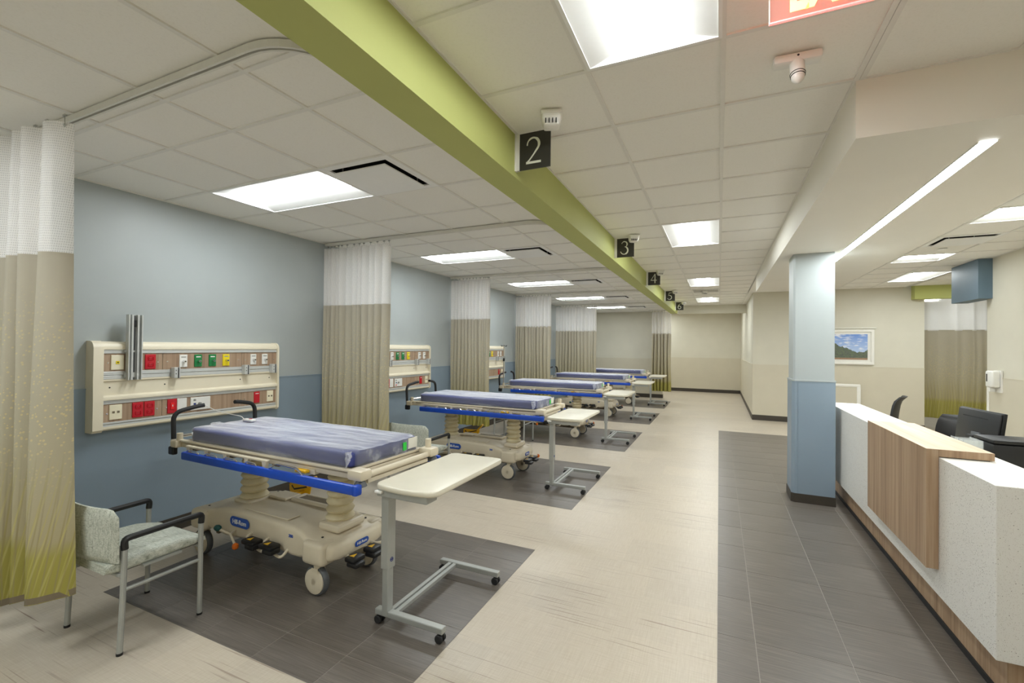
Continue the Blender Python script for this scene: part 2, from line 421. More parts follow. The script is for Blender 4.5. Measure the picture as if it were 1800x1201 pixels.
wall('wall_left', 'long blue-grey bay wall with darker blue wainscot', XW-.15, XW, Y0, 16.06, CB+.2, 'wall_blue', 'wall_blue_low', ['+x'])
wall('wall_bay_end', 'beige end wall closing the last bay', XW, -1.745, 16.06, 16.22, CB+.2, 'wall_beige', 'wall_beige_low', ['-y', '+x'])
wall('wall_end', 'beige wall at the far end of the corridor', -4.6, .95, Y1, Y1+.15, CC+.1, 'wall_beige', 'wall_beige_low', ['-y'])
wall('wall_corridor_right', 'beige wall block on the right of the corridor, behind the blue column', .74, 3.94, 12.3, Y1+.15, CC+.1, 'wall_beige', 'wall_beige_low', ['-x', '-y'])
wall('wall_right', 'beige wall behind the nurse desk carrying a soap dispenser', 3.615, 3.78, Y0, 9.03, CC+.1, 'wall_beige', 'wall_beige_low', ['-x'])
wall('wall_alcove_back', 'blue wall at the back of the curtained alcove', 3.94, 7.2, 15.8, 15.95, CC+.1, 'wall_blue', 'wall_blue_low', ['-y'])
wall('wall_alcove_right', 'beige wall at the right of the curtained alcove', 7.05, 7.2, 9.0, 15.8, CC+.1, 'wall_beige', 'wall_beige_low', ['-x'])
wall('wall_cross', 'beige cross wall behind the desk wall', 3.78, 7.2, 8.85, 9.0, CC+.1, 'wall_beige', 'wall_beige_low', ['+y'])
struct('wall_behind', bx(-4.6, 3.78, Y0-.15, Y0, 0, CC+.1), 'wall_beige', 'beige wall behind the viewpoint')
struct('wall_end_return', bx(-4.6, -4.45, 16.22, Y1, 0, CC+.1), 'wall_beige', 'beige wall beyond the last bay')

# green header beam between corridor and bays
beam = struct('trim_1', bx(-1.4, -1.2, Y0, 15.1, 2.785, CC+.12), 'green', 'olive green header beam carrying the bay numbers')
struct('trim_2', bx(-1.2, .74, 15.45, 15.62, 2.8, CC+.1), 'wall_beige', 'beige bulkhead across the far corridor ceiling')
struct('trim_3', bx(.622, 1.85, 2.785, 9.56, 2.767, CC+.1), 'soffit', 'cream dropped soffit above the nurse counter')
struct('trim_4', bx(3.72, 7.05, 12.1, 12.3, 2.785, CC+.1), 'green', 'olive green header over the curtained alcove')
struct('trim_5', bx(3.457, 3.66, 8.88, 9.72, 2.475, CC), 'blue_dark', 'blue boxed bulkhead at the end of the desk wall')

# column
colm = struct('trim_6', B().prism([(.775, 5.915), (1.14, 5.915), (1.14, 6.27), (.755, 6.27), (.755, 5.935)], .1, 2.767, 'z'), 'wall_blue', 'square blue column at the end of the nurse counter')
mk('wainscot', B().prism([(.772, 5.903), (1.148, 5.903), (1.148, 6.28), (.745, 6.28), (.745, 5.93)], .1, 1.345, 'z'), 'wall_blue_low', colm)
mk('wainscot_cap', B().prism([(.768, 5.898), (1.152, 5.898), (1.152, 6.285), (.74, 6.285), (.74, 5.926)], 1.345, 1.362, 'z'), 'wall_blue', colm)
mk('corner_guard', B().box(.80, .803, 5.899, 5.903, .1, 1.345).box(.743, .747, 5.93, 5.97, .1, 1.345), 'wall_blue_low', colm)
mk('rubber_base', B().prism([(.766, 5.896), (1.154, 5.896), (1.154, 6.287), (.738, 6.287), (.738, 5.924)], 0, .1, 'z'), 'rubber_base', colm)

# ------------------------------------------------------------------ ceilings
_ct = {}
def ceiling(name, label, xs, ys, z, skip, merged=()):
    """xs, ys: grid lines; skip: set of (i, j) cells taken by fixtures"""
    g = B(); wd = .024
    nx_, ny_ = len(xs)-1, len(ys)-1
    for i, x in enumerate(xs):
        j = 0
        while j < ny_:
            if (i-1, j, i, j) in merged: j += 1; continue
            e = j
            while e < ny_ and (i-1, e, i, e) not in merged: e += 1
            g.box(x-wd/2, x+wd/2, ys[j], ys[e], z, z+.03); j = e
    for j, y in enumerate(ys):
        i = 0
        while i < nx_:
            if (i, j-1, i, j) in merged: i += 1; continue
            e = i
            while e < nx_ and (e, j-1, e, j) not in merged: e += 1
            g.box(xs[i], xs[e], y-wd/2, y+wd/2, z+.0004, z+.03); i = e
    root = struct(name, g, 'tee', label)
    rest = B(); nrest = 0
    for i in range(len(xs)-1):
        for j in range(len(ys)-1):
            if (i, j) in skip: continue
            a, b_, c_, d_ = xs[i], xs[i+1], ys[j], ys[j+1]
            vis = any(in_frame(px_, py_, z) for px_ in (a, (a+b_)/2, b_) for py_ in (c_, (c_+d_)/2, d_))
            if not vis:
                rest.box(a+.008, b_-.008, c_+.008, d_-.008, z+.008, z+.022); nrest += 1; continue
            key = (round(b_-a, 3), round(d_-c_, 3))
            if key not in _ct:
                _ct[key] = bx(-key[0]/2+.008, key[0]/2-.008, -key[1]/2+.008, key[1]/2-.008, .008, .022).mesh()
            mk('ceiling_tile', _ct[key], 'ceiling_tile', root, loc=((a+b_)/2, (c_+d_)/2, z))
    if nrest: o = mk('ceiling_tile_field', rest, 'ceiling_tile', root); o['kind'] = 'stuff'
    return root

FIX = []     # (x0,x1,y0,y1,z,long axis,label)
VENTS = []
# corridor
xs = [GX0+GT*i for i in (-2, -1, 0, 1)]; xs[0] = -1.2; xs[-1] = .622
ys = [GY0+GT*j for j in range(-10, 22)]; ys = ys+[15.45]
skip = set(); ords = {-9: 'over the corridor behind the viewpoint', -2: 'over the corridor, nearest and cut by the top edge', 5: 'second over the corridor, beyond the first bay number', 12: 'third along the corridor ceiling', 18: 'farthest small one along the corridor ceiling'}
for j0 in ords:
    for dj in (0, 1): skip.add((1, j0+10+dj))
    FIX.append((xs[1], xs[2], ys[j0+10], ys[j0+12], CC, 'y', ords[j0]))
skip.add((1, 15+10)); GRILLE = (xs[1], xs[2], ys[25], ys[26])
ceiling('ceiling', 'suspended tile ceiling over the corridor', xs, ys, CC, skip, {(1, j0+10, 1, j0+11) for j0 in ords})
# front right (ends at the soffit face)
xr = [.648, GX0+2*GT, GX0+3*GT, GX0+4*GT, GX0+5*GT, 3.615]; yr = [GY0+GT*j for j in range(-10, 1)]+[2.785]
skip = {(3, 6), (3, 1)}
FIX.append((xr[3], xr[4], yr[6], yr[7], CC, 'x', 'added over the front of the nurse station outside the view to light the counter')); FIX.append((xr[3], xr[4], yr[1], yr[2], CC, 'x', 'behind the viewpoint on the right'))  # the first troffer is unseen, added to light the counter
ceiling('ceiling', 'suspended tile ceiling in front of the soffit', xr, yr, CC, skip)
# nurse station and beyond
xn = [1.85, 2.395, 3.005, 3.615]; yn = [2.785+.0]+[3.36+GT*k for k in range(0, 15)]+[12.3]
skip = set(); mg = set()
def cell(a, arr): return min(range(len(arr)), key=lambda k: abs(arr[k]-a))
for (xa, ya, n, lab, ax) in ((2.395, 5.8, 1, 'nearest over the nurse station at the right edge', 'x'), (2.395, 8.24, 1, 'square one beside the blue bulkhead over the desk', 'x'), (3.005, 10.07, 2, 'long one in front of the green alcove header', 'y'), (2.395, 3.97, 1, 'added over the near nurse desk outside the view to light the counter top', 'x')):  # the last troffer is unseen, added to light the counter top
    i, j = cell(xa, xn), cell(ya, yn)
    for d in range(n): skip.add((i, j+d))
    if n == 2: mg.add((i, j, i, j+1))
    FIX.append((xn[i], xn[i+1], yn[j], yn[j+n], CC, ax, lab))
j = cell(6.99, yn); skip.add((1, j)); VENTS.append((xn[1], xn[2], yn[j], yn[j+1], CC, 'over the nurse station'))
ceiling('ceiling', 'suspended tile ceiling over the nurse station', xn, yn, CC, skip, mg)
ya_ = [9.0, 9.46, 10.07, 10.68, 11.29, 12.1]
ceiling('ceiling', 'suspended tile ceiling outside the alcove', [3.66, 4.2, 4.8, 5.4, 6.0, 6.6, 7.05], ya_, CC, {(2, 2), (2, 3)}, {(2, 2, 2, 3)})
FIX.append((4.8, 5.4, 10.07, 11.29, CC, 'y', 'outside the alcove hidden behind the blue bulkhead'))
struct('ceiling', bx(3.615, 3.66, 9.72, 12.1, CC, CC+.03), 'ceiling_tile', 'narrow ceiling infill by the blue bulkhead')
ceiling('ceiling', 'lower tile ceiling inside the curtained alcove', [3.94, 4.5, 5.1, 5.7, 6.3, 7.05], [12.3, 12.9, 13.5, 14.1, 14.7, 15.3, 15.8], 2.94, {(1, 2), (1, 3)}, {(1, 2, 1, 3)})
FIX.append((4.5, 5.1, 13.5, 14.7, 2.94, 'y', 'inside the curtained alcove'))
struct('ceiling', bx(.622, 1.85, 9.56, 12.3, CC, CC+.03), 'ceiling_tile', 'plain ceiling beyond the end of the soffit')
# beyond the bulkhead, with two unseen troffers added to brighten the end wall
ceiling('ceiling', 'tile ceiling at the far corridor end', [-4.45, -3.2, -2.6, -2.0, -1.745, -1.2, -.6, .0, .74], [15.62, 16.22, 16.83, 17.44, 18.05, 18.66, 19.1], CC, {(6, 1), (6, 2), (2, 3), (2, 4)}, {(6, 1, 6, 2), (2, 3, 2, 4)})
FIX.append((-.6, 0, 16.22, 17.44, CC, 'y', 'added unseen beyond the far bulkhead to brighten the end wall')); FIX.append((-2.6, -2.0, 17.44, 18.66, CC, 'y', 'added unseen beyond the last bay end wall to brighten the far end'))
struct('ceiling', bx(-1.385, -1.2, 15.1, 15.62, CB, CB+.03), 'ceiling_tile', 'small ceiling infill at the end of the green beam')
struct('ceiling', bx(.636, .74, 12.3, 15.45, CC, CC+.03), 'ceiling_tile', 'narrow ceiling strip along the right corridor wall')
# bays
xb = [XW, BX0-2*BT, BX0-BT, BX0, BX0+BT, -1.4]
yb = []; skip = set(); mg = set(); bays = [-2, -1, 0, 1, 2, 3, 4]
for k in bays: yb += [o+BP*k for o in (1.35, 1.706, 2.324, 2.942, 3.56)]
yb.append(1.35+BP*5); yb.append(16.06)
bw = {-2: 'second bay behind the viewpoint', -1: 'bay beside the viewpoint', 0: 'nearest bay', 1: 'second bay', 2: 'third bay', 3: 'fourth bay', 4: 'last bay'}
for n, k in enumerate(bays):
    j = n*5+2
    skip |= {(1, j), (2, j), (3, j)}; mg.add((1, j, 2, j))
    FIX.append((xb[1], xb[3], yb[j], yb[j+1], CB, 'x', 'over the bed of the '+bw[k]))
    VENTS.append((xb[3], xb[4], yb[j], yb[j+1], CB, 'over the '+bw[k]))
ceiling('ceiling', 'suspended tile ceiling over the patient bays', xb, yb, CB, skip, mg)

# ------------------------------------------------------------------ light fixtures
_fx = {}
def fixture(x0, x1, y0, y1, z, ax, where):
    lx, ly = x1-x0, y1-y0
    r = thing('ceiling_light', 'recessed white troffer light '+where, 'ceiling light', ((x0+x1)/2, (y0+y1)/2, z), 0, 'recessed ceiling lights')
    key = (round(lx, 3), round(ly, 3), ax)
    if key not in _fx:
        L, W = (lx, ly) if ax == 'x' else (ly, lx)
        a, b_ = L/2-.016, W/2-.016
        rot = Matrix() if ax == 'x' else Matrix.Rotation(PI/2, 4, 'Z')
        fr = B()
        for s_ in (-1, 1):
            fr.box(-L/2+.004, L/2-.004, s_*(W/2-.012)-.008, s_*(W/2-.012)+.008, -.002, .03); fr.box(s_*(L/2-.012)-.008, s_*(L/2-.012)+.008, -W/2+.02, W/2-.02, -.002, .03)
        # curved reflector wings rising to the centre lamp
        h = .04; c0 = W*.21; wing = B()
        for s_ in (-1, 1):
            prof = [(b_, 0), (c0, h)]
            for (p0, z0), (p1, z1) in zip(prof, prof[1:]):
                vs = [wing.bm.verts.new(q) for q in ((-a, s_*p0, z0), (a, s_*p0, z0), (a, s_*p1, z1), (-a, s_*p1, z1))]; wing.bm.faces.new(vs)
        for s_ in (-1, 1):
            vs = [wing.bm.verts.new(q) for q in ((s_*a, -b_, 0), (s_*a, b_, 0), (s_*(a-.03), c0, h), (s_*(a-.03), -c0, h))]; wing.bm.faces.new(vs)
        wing.box(-a, a, -b_, b_, h+.02, h+.025)
        # lamp: shallow bowed diffuser
        lp = B(); n = 6; rows = []
        for i in range(n+1):
            y = -c0+2*c0*i/n; zz = h-.034*(1-(2*i/n-1)**2)
            rows.append([lp.bm.verts.new((s_*(a-.03), y, zz)) for s_ in (-1, 1)])
        for A, C in zip(rows, rows[1:]): lp.bm.faces.new((A[0], A[1], C[1], C[0]))
        ms = []
        for q, sm in ((fr, False), (wing, True), (lp, True)):
            me = q.mesh(sm); me.transform(rot); ms.append(me)
        _fx[key] = ms
    for nm, me, mt in zip(('frame', 'reflector', 'diffuser'), _fx[key], ('fixture_white', 'fixture_white', 'lamp')): mk(nm, me, mt, r)
for f in FIX: fixture(*f)
r = thing('linear_light', 'long slim recessed light line in the cream soffit', 'ceiling light', (1.235, 3.08, 2.767))
mk('diffuser', bx(-.035, .035, 0, 5.9, -.004, .0), 'lamp_linear', r); mk('frame', B().box(-.041, -.035, -.006, 5.906, -.006, .0).box(.035, .041, -.006, 5.906, -.006, .0), 'fixture_white', r)

def vent(x0, x1, y0, y1, z, where):
    r = thing('air_diffuser', 'square plaque air diffuser '+where, 'air vent', ((x0+x1)/2, (y0+y1)/2, z), 0, 'square ceiling air diffusers')
    a, b_ = (x1-x0)/2, (y1-y0)/2; o = .055
    f = B()
    for s_ in (-1, 1):
        f.box(s_*(a-o/2)-o/2+.002, s_*(a-o/2)+o/2-.002, -b_+.002, b_-.002, -.001, .01); f.box(-a+o, a-o, s_*(b_-o/2)-o/2+.002, s_*(b_-o/2)+o/2-.002, -.001, .01)
    mk('frame', f, 'fixture_white', r)
    d = B().box(-a+o, a-o, -b_+o, b_-o, .09, .1)
    for s_ in (-1, 1):
        d.box(s_*(a-o)-.002, s_*(a-o)+.002, -b_+o, b_-o, .01, .1); d.box(-a+o, a-o, s_*(b_-o)-.002, s_*(b_-o)+.002, .01, .1)
    mk('plenum', d, 'dark_void', r)
    mk('plaque', bx(-a+.08, a-.08, -b_+.08, b_-.08, -.02, -.012), 'fixture_white', r)
    for s_ in (-1, 1): mk('hanger', B().cyl((s_*(a-.12), s_*(b_-.12), -.012), (s_*(a-.12), s_*(b_-.12), .09), .006, seg=6), 'steel', r)
for v in VENTS:
    if v[2] > 1: vent(*v)
r = thing('air_grille', 'grey slatted return grille between far corridor lights', 'air vent', ((GRILLE[0]+GRILLE[1])/2, (GRILLE[2]+GRILLE[3])/2, CC))
g = B().box(-.29, .29, -.29, -.265, -.001, .012).box(-.29, .29, .265, .29, -.001, .012).box(-.29, -.265, -.265, .265, -.001, .012).box(.265, .29, -.265, .265, -.001, .012)
mk('frame', g, 'tee', r); mk('plenum', bx(-.265, .265, -.265, .265, .02, .025), 'dark_void', r)
me = bx(-.265, .265, -.006, .006, 0, .02).mesh()
for k in range(11): mk('slat', me, 'tee', r, loc=(0, -.24+.048*k, 0))

# ------------------------------------------------------------------ curtain tracks
def track(k, where, x_end=-1.78):
    y = 1.24+BP*k; r = thing('curtain_track', 'white ceiling curtain track '+where, 'curtain track', (0, y, CB))
    # path: along x from the wall, arc r .32, then along +y
    rad = .3; pts = [(XW+.02, 0)]+[(x_end+rad*math.sin(a), rad*(1-math.cos(a))) for a in [PI/2*i/10 for i in range(11)]]
    pts.append((x_end+rad, 2.4))
    def sweep(w0, w1, z0, z1):
        b_ = B(); rings = []
        for i, p in enumerate(pts):
            a = Vector(pts[max(i-1, 0)]); c_ = Vector(pts[min(i+1, len(pts)-1)]); d = (c_-a).normalized(); n = Vector((-d.y, d.x)); P = Vector(p)
            rings.append([(P.x+n.x*w0, P.y+n.y*w0, z0), (P.x+n.x*w1, P.y+n.y*w1, z0), (P.x+n.x*w1, P.y+n.y*w1, z1), (P.x+n.x*w0, P.y+n.y*w0, z1)])
        return b_.loft(rings)
    b_ = sweep(-.017, -.006, -.032, 0); mk('channel_lip', b_, 'track', r)
    mk('channel_lip', sweep(.006, .017, -.032, 0), 'track', r); mk('channel_web', sweep(-.006, .006, -.012, 0), 'dark_void', r)
    return r
names5 = ['on the nearest bay divider', 'on the divider after the first bed', 'on the divider after the second bed', 'on the divider after the third bed', 'on the divider after the fourth bed']
for k in range(5): track(k, names5[k])

# ------------------------------------------------------------------ curtains
def curtain(label, x0, x1, y, folds, amp, zb=.29, seed=1, ymid=None, lean=0.0, along='x', sag=0.0, ztop=2.868):
    """pleated privacy curtain from x0 to x1 hung at y"""
    rnd = random.Random(seed); r = thing('privacy_curtain', label, 'curtain', (x0 if along == 'x' else y, y if along == 'x' else x0, 0), 0, 'privacy curtains')
    n = folds*10; ph = [rnd.uniform(.75, 1.25) for _ in range(folds+2)]
    tw = [rnd.uniform(.45, 1.25) for _ in range(folds+2)]
    wd = [rnd.uniform(.55, 1.5) for _ in range(folds)]; cum = [0]
    for q in wd: cum.append(cum[-1]+q/sum(wd))
    def pt(i, z, f):
        u = i/n; kk = u*folds; q = int(min(kk, folds-1)); fr = kk-q
        A = amp*(tw[q]*(1-fr)+tw[q+1]*fr)
        s_ = math.sin(2*PI*kk+.5*math.sin(z*1.3+seed)*f+ph[q])
        s_ = math.copysign(abs(s_)**.8, s_)
        uu = cum[q]+(cum[q+1]-cum[q])*fr
        x = (x1-x0)*uu+.02*math.cos(2*PI*kk*1.0)*(1 if 0 < i < n else 0)+f*.012*math.sin(7*u+3*z)
        x += f*lean*(2.17-z)*(u-.3)
        yy = A*s_*(.75+.35*f)+.01*math.sin(3.1*u*folds+z)
        return x, yy
    def sheet(zs, mat, name, thick=0):
        b_ = B(); uvs = []; rings = []
        for z, f in zs:
            row = []; L = 0; prev = None
            for i in range(n+1):
                x, yy = pt(i, z, f); zz = z
                if f >= .99: zz = z-sag*(1-i/n)
                p = (x, yy, zz) if along == 'x' else (yy, x, zz)
                if prev: L += math.hypot(x-prev[0], yy-prev[1])
                prev = (x, yy); v = b_.bm.verts.new(p); row.append((v, L))
            rings.append(row)
        uvl = b_.bm.loops.layers.uv.new('UVMap')
        for A, C in zip(rings, rings[1:]):
            for i in range(n):
                f_ = b_.bm.faces.new((A[i][0], A[i+1][0], C[i+1][0], C[i][0]))
                for lp, (v, L) in zip(f_.loops, (A[i], A[i+1], C[i+1], C[i])): lp[uvl].uv = (L, v.co.z)
        me = b_.mesh(True, 80); return mk(name, me, mat, r)
    sheet([(ztop-(ztop-2.15)*k/5, 0.0+.05*k) for k in range(6)], 'curtain_mesh', 'mesh_panel')
    sheet([(2.17-(2.17-zb)*k/12, .3+.7*k/12) for k in range(13)], 'curtain_cloth', 'cloth_panel')
    sheet([(zb+.035, .99), (zb-.001, 1.0)], 'deck_brown' if seed == 1 else 'curtain_cloth', 'hem')
    hk = B().cyl((0, 0, 0), (0, 0, .045), .0025, seg=6); hk.tube([(.009*math.cos(a), 0, -.006+.009*math.sin(a)) for a in [2*PI*i/10 for i in range(10)]], .0028, 6, True)
    hk.box(-.012, .012, -.005, .005, .04, .05); me = hk.mesh(True)
    for i in range(2, n, 10):
        x, yy = pt(i, ztop, 0); mk('hook', me, 'steel', r, loc=((x, yy*.15, ztop-.012) if along == 'x' else (yy*.15, x, ztop-.012)))
    x, yy = pt(n, ztop, 0); mk('hook', me, 'steel', r, loc=((x-.01, yy*.3, ztop-.012) if along == 'x' else (yy*.3, x-.01, ztop-.012)))
    return r
curtain('nearest beige privacy curtain with white mesh top at the left picture edge', -4.42, -3.165, 1.16, 6, .09, .35, 1, lean=.03, sag=.27)
curtain('bunched beige privacy curtain hanging beyond the first stretcher', XW+.03, -3.46, 1.22+BP+.03, 12, .055, .3, 2)
curtain('bunched beige privacy curtain hanging beyond the second stretcher', XW+.03, -3.66, 1.22+2*BP+.03, 12, .055, .3, 3)
curtain('bunched beige privacy curtain hanging beyond the third stretcher', XW+.03, -3.55, 1.22+3*BP+.03, 12, .055, .3, 4)
curtain('bunched beige privacy curtain hanging beyond the fourth stretcher', XW+.03, -3.2, 1.22+4*BP+.03, 13, .055, .3, 5)
curtain('narrow yellowish curtain gathered at the end of the green beam', -2.02, -1.42, 15.42, 6, .07, .29, 6)
r = thing('curtain_track', 'short ceiling track above the curtain at the beam end', 'curtain track', (-1.75, 15.42, CB))
mk('channel_lip', B().box(-.35, .33, -.017, -.006, -.032, 0).box(-.35, .33, .006, .017, -.032, 0), 'track', r); mk('channel_web', bx(-.35, .33, -.006, .006, -.012, 0), 'dark_void', r)
curtain('drawn beige curtain closing the alcove under the green header', 3.96, 6.2, 13.2, 7, .045, .2, 8)
r = thing('curtain_track', 'ceiling track above the alcove curtain', 'curtain track', (5.05, 13.2, 2.94))
mk('channel_lip', B().box(-1.1, 1.2, -.017, -.006, -.032, 0).box(-1.1, 1.2, .006, .017, -.032, 0), 'track', r); mk('channel_web', bx(-1.1, 1.2, -.006, .006, -.012, 0), 'dark_void', r)

# ================================================================== HEADWALL UNITS
def plate(root, y, z, w_, h_, mat, kind, x=.0905, name='outlet'):
    o = mk(name, B().box(x-.004, x+.008, -w_/2, w_/2, -h_/2, h_/2, .004), mat, root, loc=(0, y, z))
    X1 = x+.008
    if kind == 'duplex':
        for s_ in (-1, 1):
            f = B().box(X1-.001, X1+.003, -.019, .019, s_*.026-.015, s_*.026+.015, .006); mk('socket', f, mat, o)
            mk('socket_slot', B().box(X1+.002, X1+.0036, -.009, -.006, s_*.026-.005, s_*.026+.006).box(X1+.002, X1+.0036, .006, .009, s_*.026-.005, s_*.026+.006), 'dark_void', o)
    elif kind == 'gas':
        mk('valve', B().cyl((X1-.001, 0, -.004), (X1+.03, 0, -.004), .012, .009, 14), 'chrome', o, True); mk('valve_bore', B().cyl((X1+.029, 0, -.004), (X1+.0312, 0, -.004), .005, seg=10), 'dark_void', o)
        mk('print', bx(X1-.0005, X1+.0005, -.02, .02, .03, .04), 'white_plastic' if mat.startswith('green') else 'steel', o)
    elif kind == 'data':
        for s_ in (-1, 1): mk('jack', bx(X1-.001, X1+.002, s_*.016-.008, s_*.016+.008, -.007, .009), 'deck_brown', o)
    elif kind == 'coax':
        mk('jack', bx(X1-.001, X1+.003, -.012, .012, -.012, .012), 'yellow_plate', o); mk('jack_bore', bx(X1+.002, X1+.004, -.004, .006, -.004, .004), 'dark_void', o)
    elif kind == 'switch':
        mk('rocker', B().box(X1-.001, X1+.006, -.016, .016, -.03, .03, .004), 'red_bright', o); mk('rocker_mark', bx(X1+.005, X1+.0068, -.003, .003, -.004, .014), 'white_plastic', o)
    elif kind == 'call':
        for s_, m_ in ((.035, 'steel'), (0, 'mark_blue'), (-.035, 'red_bright')): mk('button', bx(X1-.001, X1+.004, -.062, -.044, s_-.008, s_+.008), m_, o)
        mk('jack', B().cyl((X1, -.012, 0), (X1+.02, -.012, 0), .012, seg=12), 'steel', o)
    elif kind == 'red':
        mk('print', bx(X1-.0005, X1+.0006, -.018, .018, .035, .042), 'white_plastic', o)
    return o
def headwall():
    r = thing('headwall_unit', 'x', 'headwall', (XW, 1.81, 0), 0, 'bed headwall units'); L = 1.6
    prof = [(0, 1.0), (0, 1.70), (.05, 1.70), (.078, 1.692), (.094, 1.675), (.10, 1.65), (.10, 1.636), (.082, 1.636), (.082, 1.40), (.1, 1.40), (.1, 1.388), (.088, 1.38), (.088, 1.275), (.108, 1.262), (.112, 1.25), (.11, 1.236), (.082, 1.236), (.082, 1.03), (.10, 1.03), (.10, 1.012), (.09, 1.0)]
    mk('body', B().prism(prof, .02, L-.01, 'y'), 'cream', r, True)
    cap = [(0, .99), (0, 1.704), (.055, 1.704), (.084, 1.696), (.102, 1.678), (.112, 1.65), (.112, 1.40), (.118, 1.25), (.118, 1.01), (.1, .99)]
    mk('end_cap', B().prism(cap, -.005, .06, 'y'), 'cream', r, True); mk('end_cap', B().prism(cap, L-.02, L, 'y'), 'cream', r, True)
    for z0, z1 in ((1.604, 1.636), (1.432, 1.462), (1.40, 1.430), (1.204, 1.236), (1.046, 1.062), (1.026, 1.044)):
        mk('equipment_rail', B().box(.08, .094, .06, L-.02, z0, z1, .003).box(.09, .097, .06, L-.02, z0+.002, z0+.008), 'alum', r)
    for y0, y1 in ((.06, .478), (.482, 1.188), (1.192, L-.02)):
        mk('wood_panel', bx(.08, .0895, y0+.001, y1-.001, 1.463, 1.603), 'hw_wood', r); mk('wood_panel', bx(.08, .0895, y0+.001, y1-.001, 1.063, 1.203), 'hw_wood', r)
        for yy in (y0+.035, y1-.035):
            for zz in (1.53, 1.13): mk('panel_screw', B().cyl((.089, yy, zz), (.092, yy, zz), .006, seg=8), 'chrome', r)
    for yy in (.11, .5, 1.18, 1.5): mk('panel_screw', B().cyl((.087, yy, 1.335), (.0895, yy, 1.335), .006, seg=8), 'black_plastic', r)
    z = 1.533
    plate(r, .155, z, .085, .118, 'ivory_plastic', 'coax'); plate(r, .385, z, .08, .124, 'red_plastic', 'duplex')
    plate(r, .643, z, .066, .112, 'white_plastic', 'gas'); plate(r, .77, z, .066, .112, 'green_plate', 'gas'); plate(r, .899, z, .066, .112, 'green_plate', 'gas'); plate(r, 1.029, z, .066, .112, 'yellow_plate', 'gas')
    plate(r, 1.313, z, .062, .108, 'white_plastic', 'gas'); plate(r, 1.441, z, .062, .108, 'white_plastic', 'gas')
    z = 1.138
    plate(r, .15, z, .085, .118, 'ivory_plastic', 'data'); plate(r, .301, z, .078, .124, 'red_plastic', 'duplex'); plate(r, .384, z, .078, .124, 'red_plastic', 'duplex')
    plate(r, .558, z, .075, .124, 'red_plastic', 'switch'); plate(r, .638, z, .08, .124, 'white_plastic', 'blank'); plate(r, .797, z, .175, .118, 'white_plastic', 'call')
    plate(r, 1.358, z, .062, .115, 'red_plastic', 'red'); plate(r, 1.509, z, .072, .115, 'ivory_plastic', 'data')
    c = mk('vertical_channel', B().box(.10, .112, .205, .303, 1.39, 1.92).box(.112, .145, .205, .213, 1.39, 1.92).box(.112, .145, .295, .303, 1.39, 1.92).box(.112, .14, .228, .24, 1.39, 1.92).box(.112, .14, .268, .28, 1.39, 1.92).box(.1, .118, .195, .313, 1.615, 1.63).box(.1, .118, .195, .313, 1.41, 1.45), 'alum', r)
    mk('channel_slot', B().box(.111, .1135, .244, .264, 1.39, 1.915), 'grey_rubber', c); mk('channel_stop', bx(.112, .13, .246, .262, 1.82, 1.875), 'black_plastic', c)
    for y in (.567, 1.213, 1.52):
        cl = mk('rail_clamp', B().box(.094, .15, y-.026, y+.026, 1.385, 1.48, .006), 'alum', r)
        mk('clamp_groove', B().box(.149, .1525, y+.004, y+.012, 1.386, 1.479).box(.149, .152, y-.014, y-.008, 1.42, 1.428).box(.149, .152, y-.014, y-.008, 1.45, 1.458), 'black_plastic', cl)
    return r
hw0 = headwall(); hw0['label'] = 'cream headwall with wood panels and outlets behind the nearest stretcher'
for k, lab in ((1, 'cream outlet headwall showing beside the curtain behind the second stretcher'), (2, 'cream outlet headwall partly seen behind the third stretcher')):
    o = copy_tree(hw0); o.location.y = 1.81+2.84*k; o['label'] = lab

# ================================================================== STRETCHERS
def nz(x, y, z=0): return noise.noise(Vector((x, y, z)))
def rrect(w_, zb, zt, r, x, n=4):
    pts = []
    for cx, cz, a0 in ((w_-r, zt-r, 0), (-w_+r, zt-r, 90), (-w_+r, zb+r, 180), (w_-r, zb+r, 270)):
        for k in range(n+1):
            a = math.radians(a0+90*k/n); pts.append((x, cx+r*math.cos(a), cz+r*math.sin(a)))
    return pts
def logo(root, mat4, size):
    pill = B(); pts = arc(.055*size, 0, .026*size, -90, 90, 8)+arc(-.055*size, 0, .026*size, 90, 270, 8)
    pill.prism(pts, -.0015, .0015, 'z'); me = pill.mesh(); me.transform(mat4); p = mk('logo_plate', me, 'logo_blue', root)
    me = text_mesh('Hill-Rom', .034*size, .0008, mat4 @ Matrix.Translation((0, -.001, .0022)), .0005*size, .95); mk('lettering', me, 'white_plastic', p)
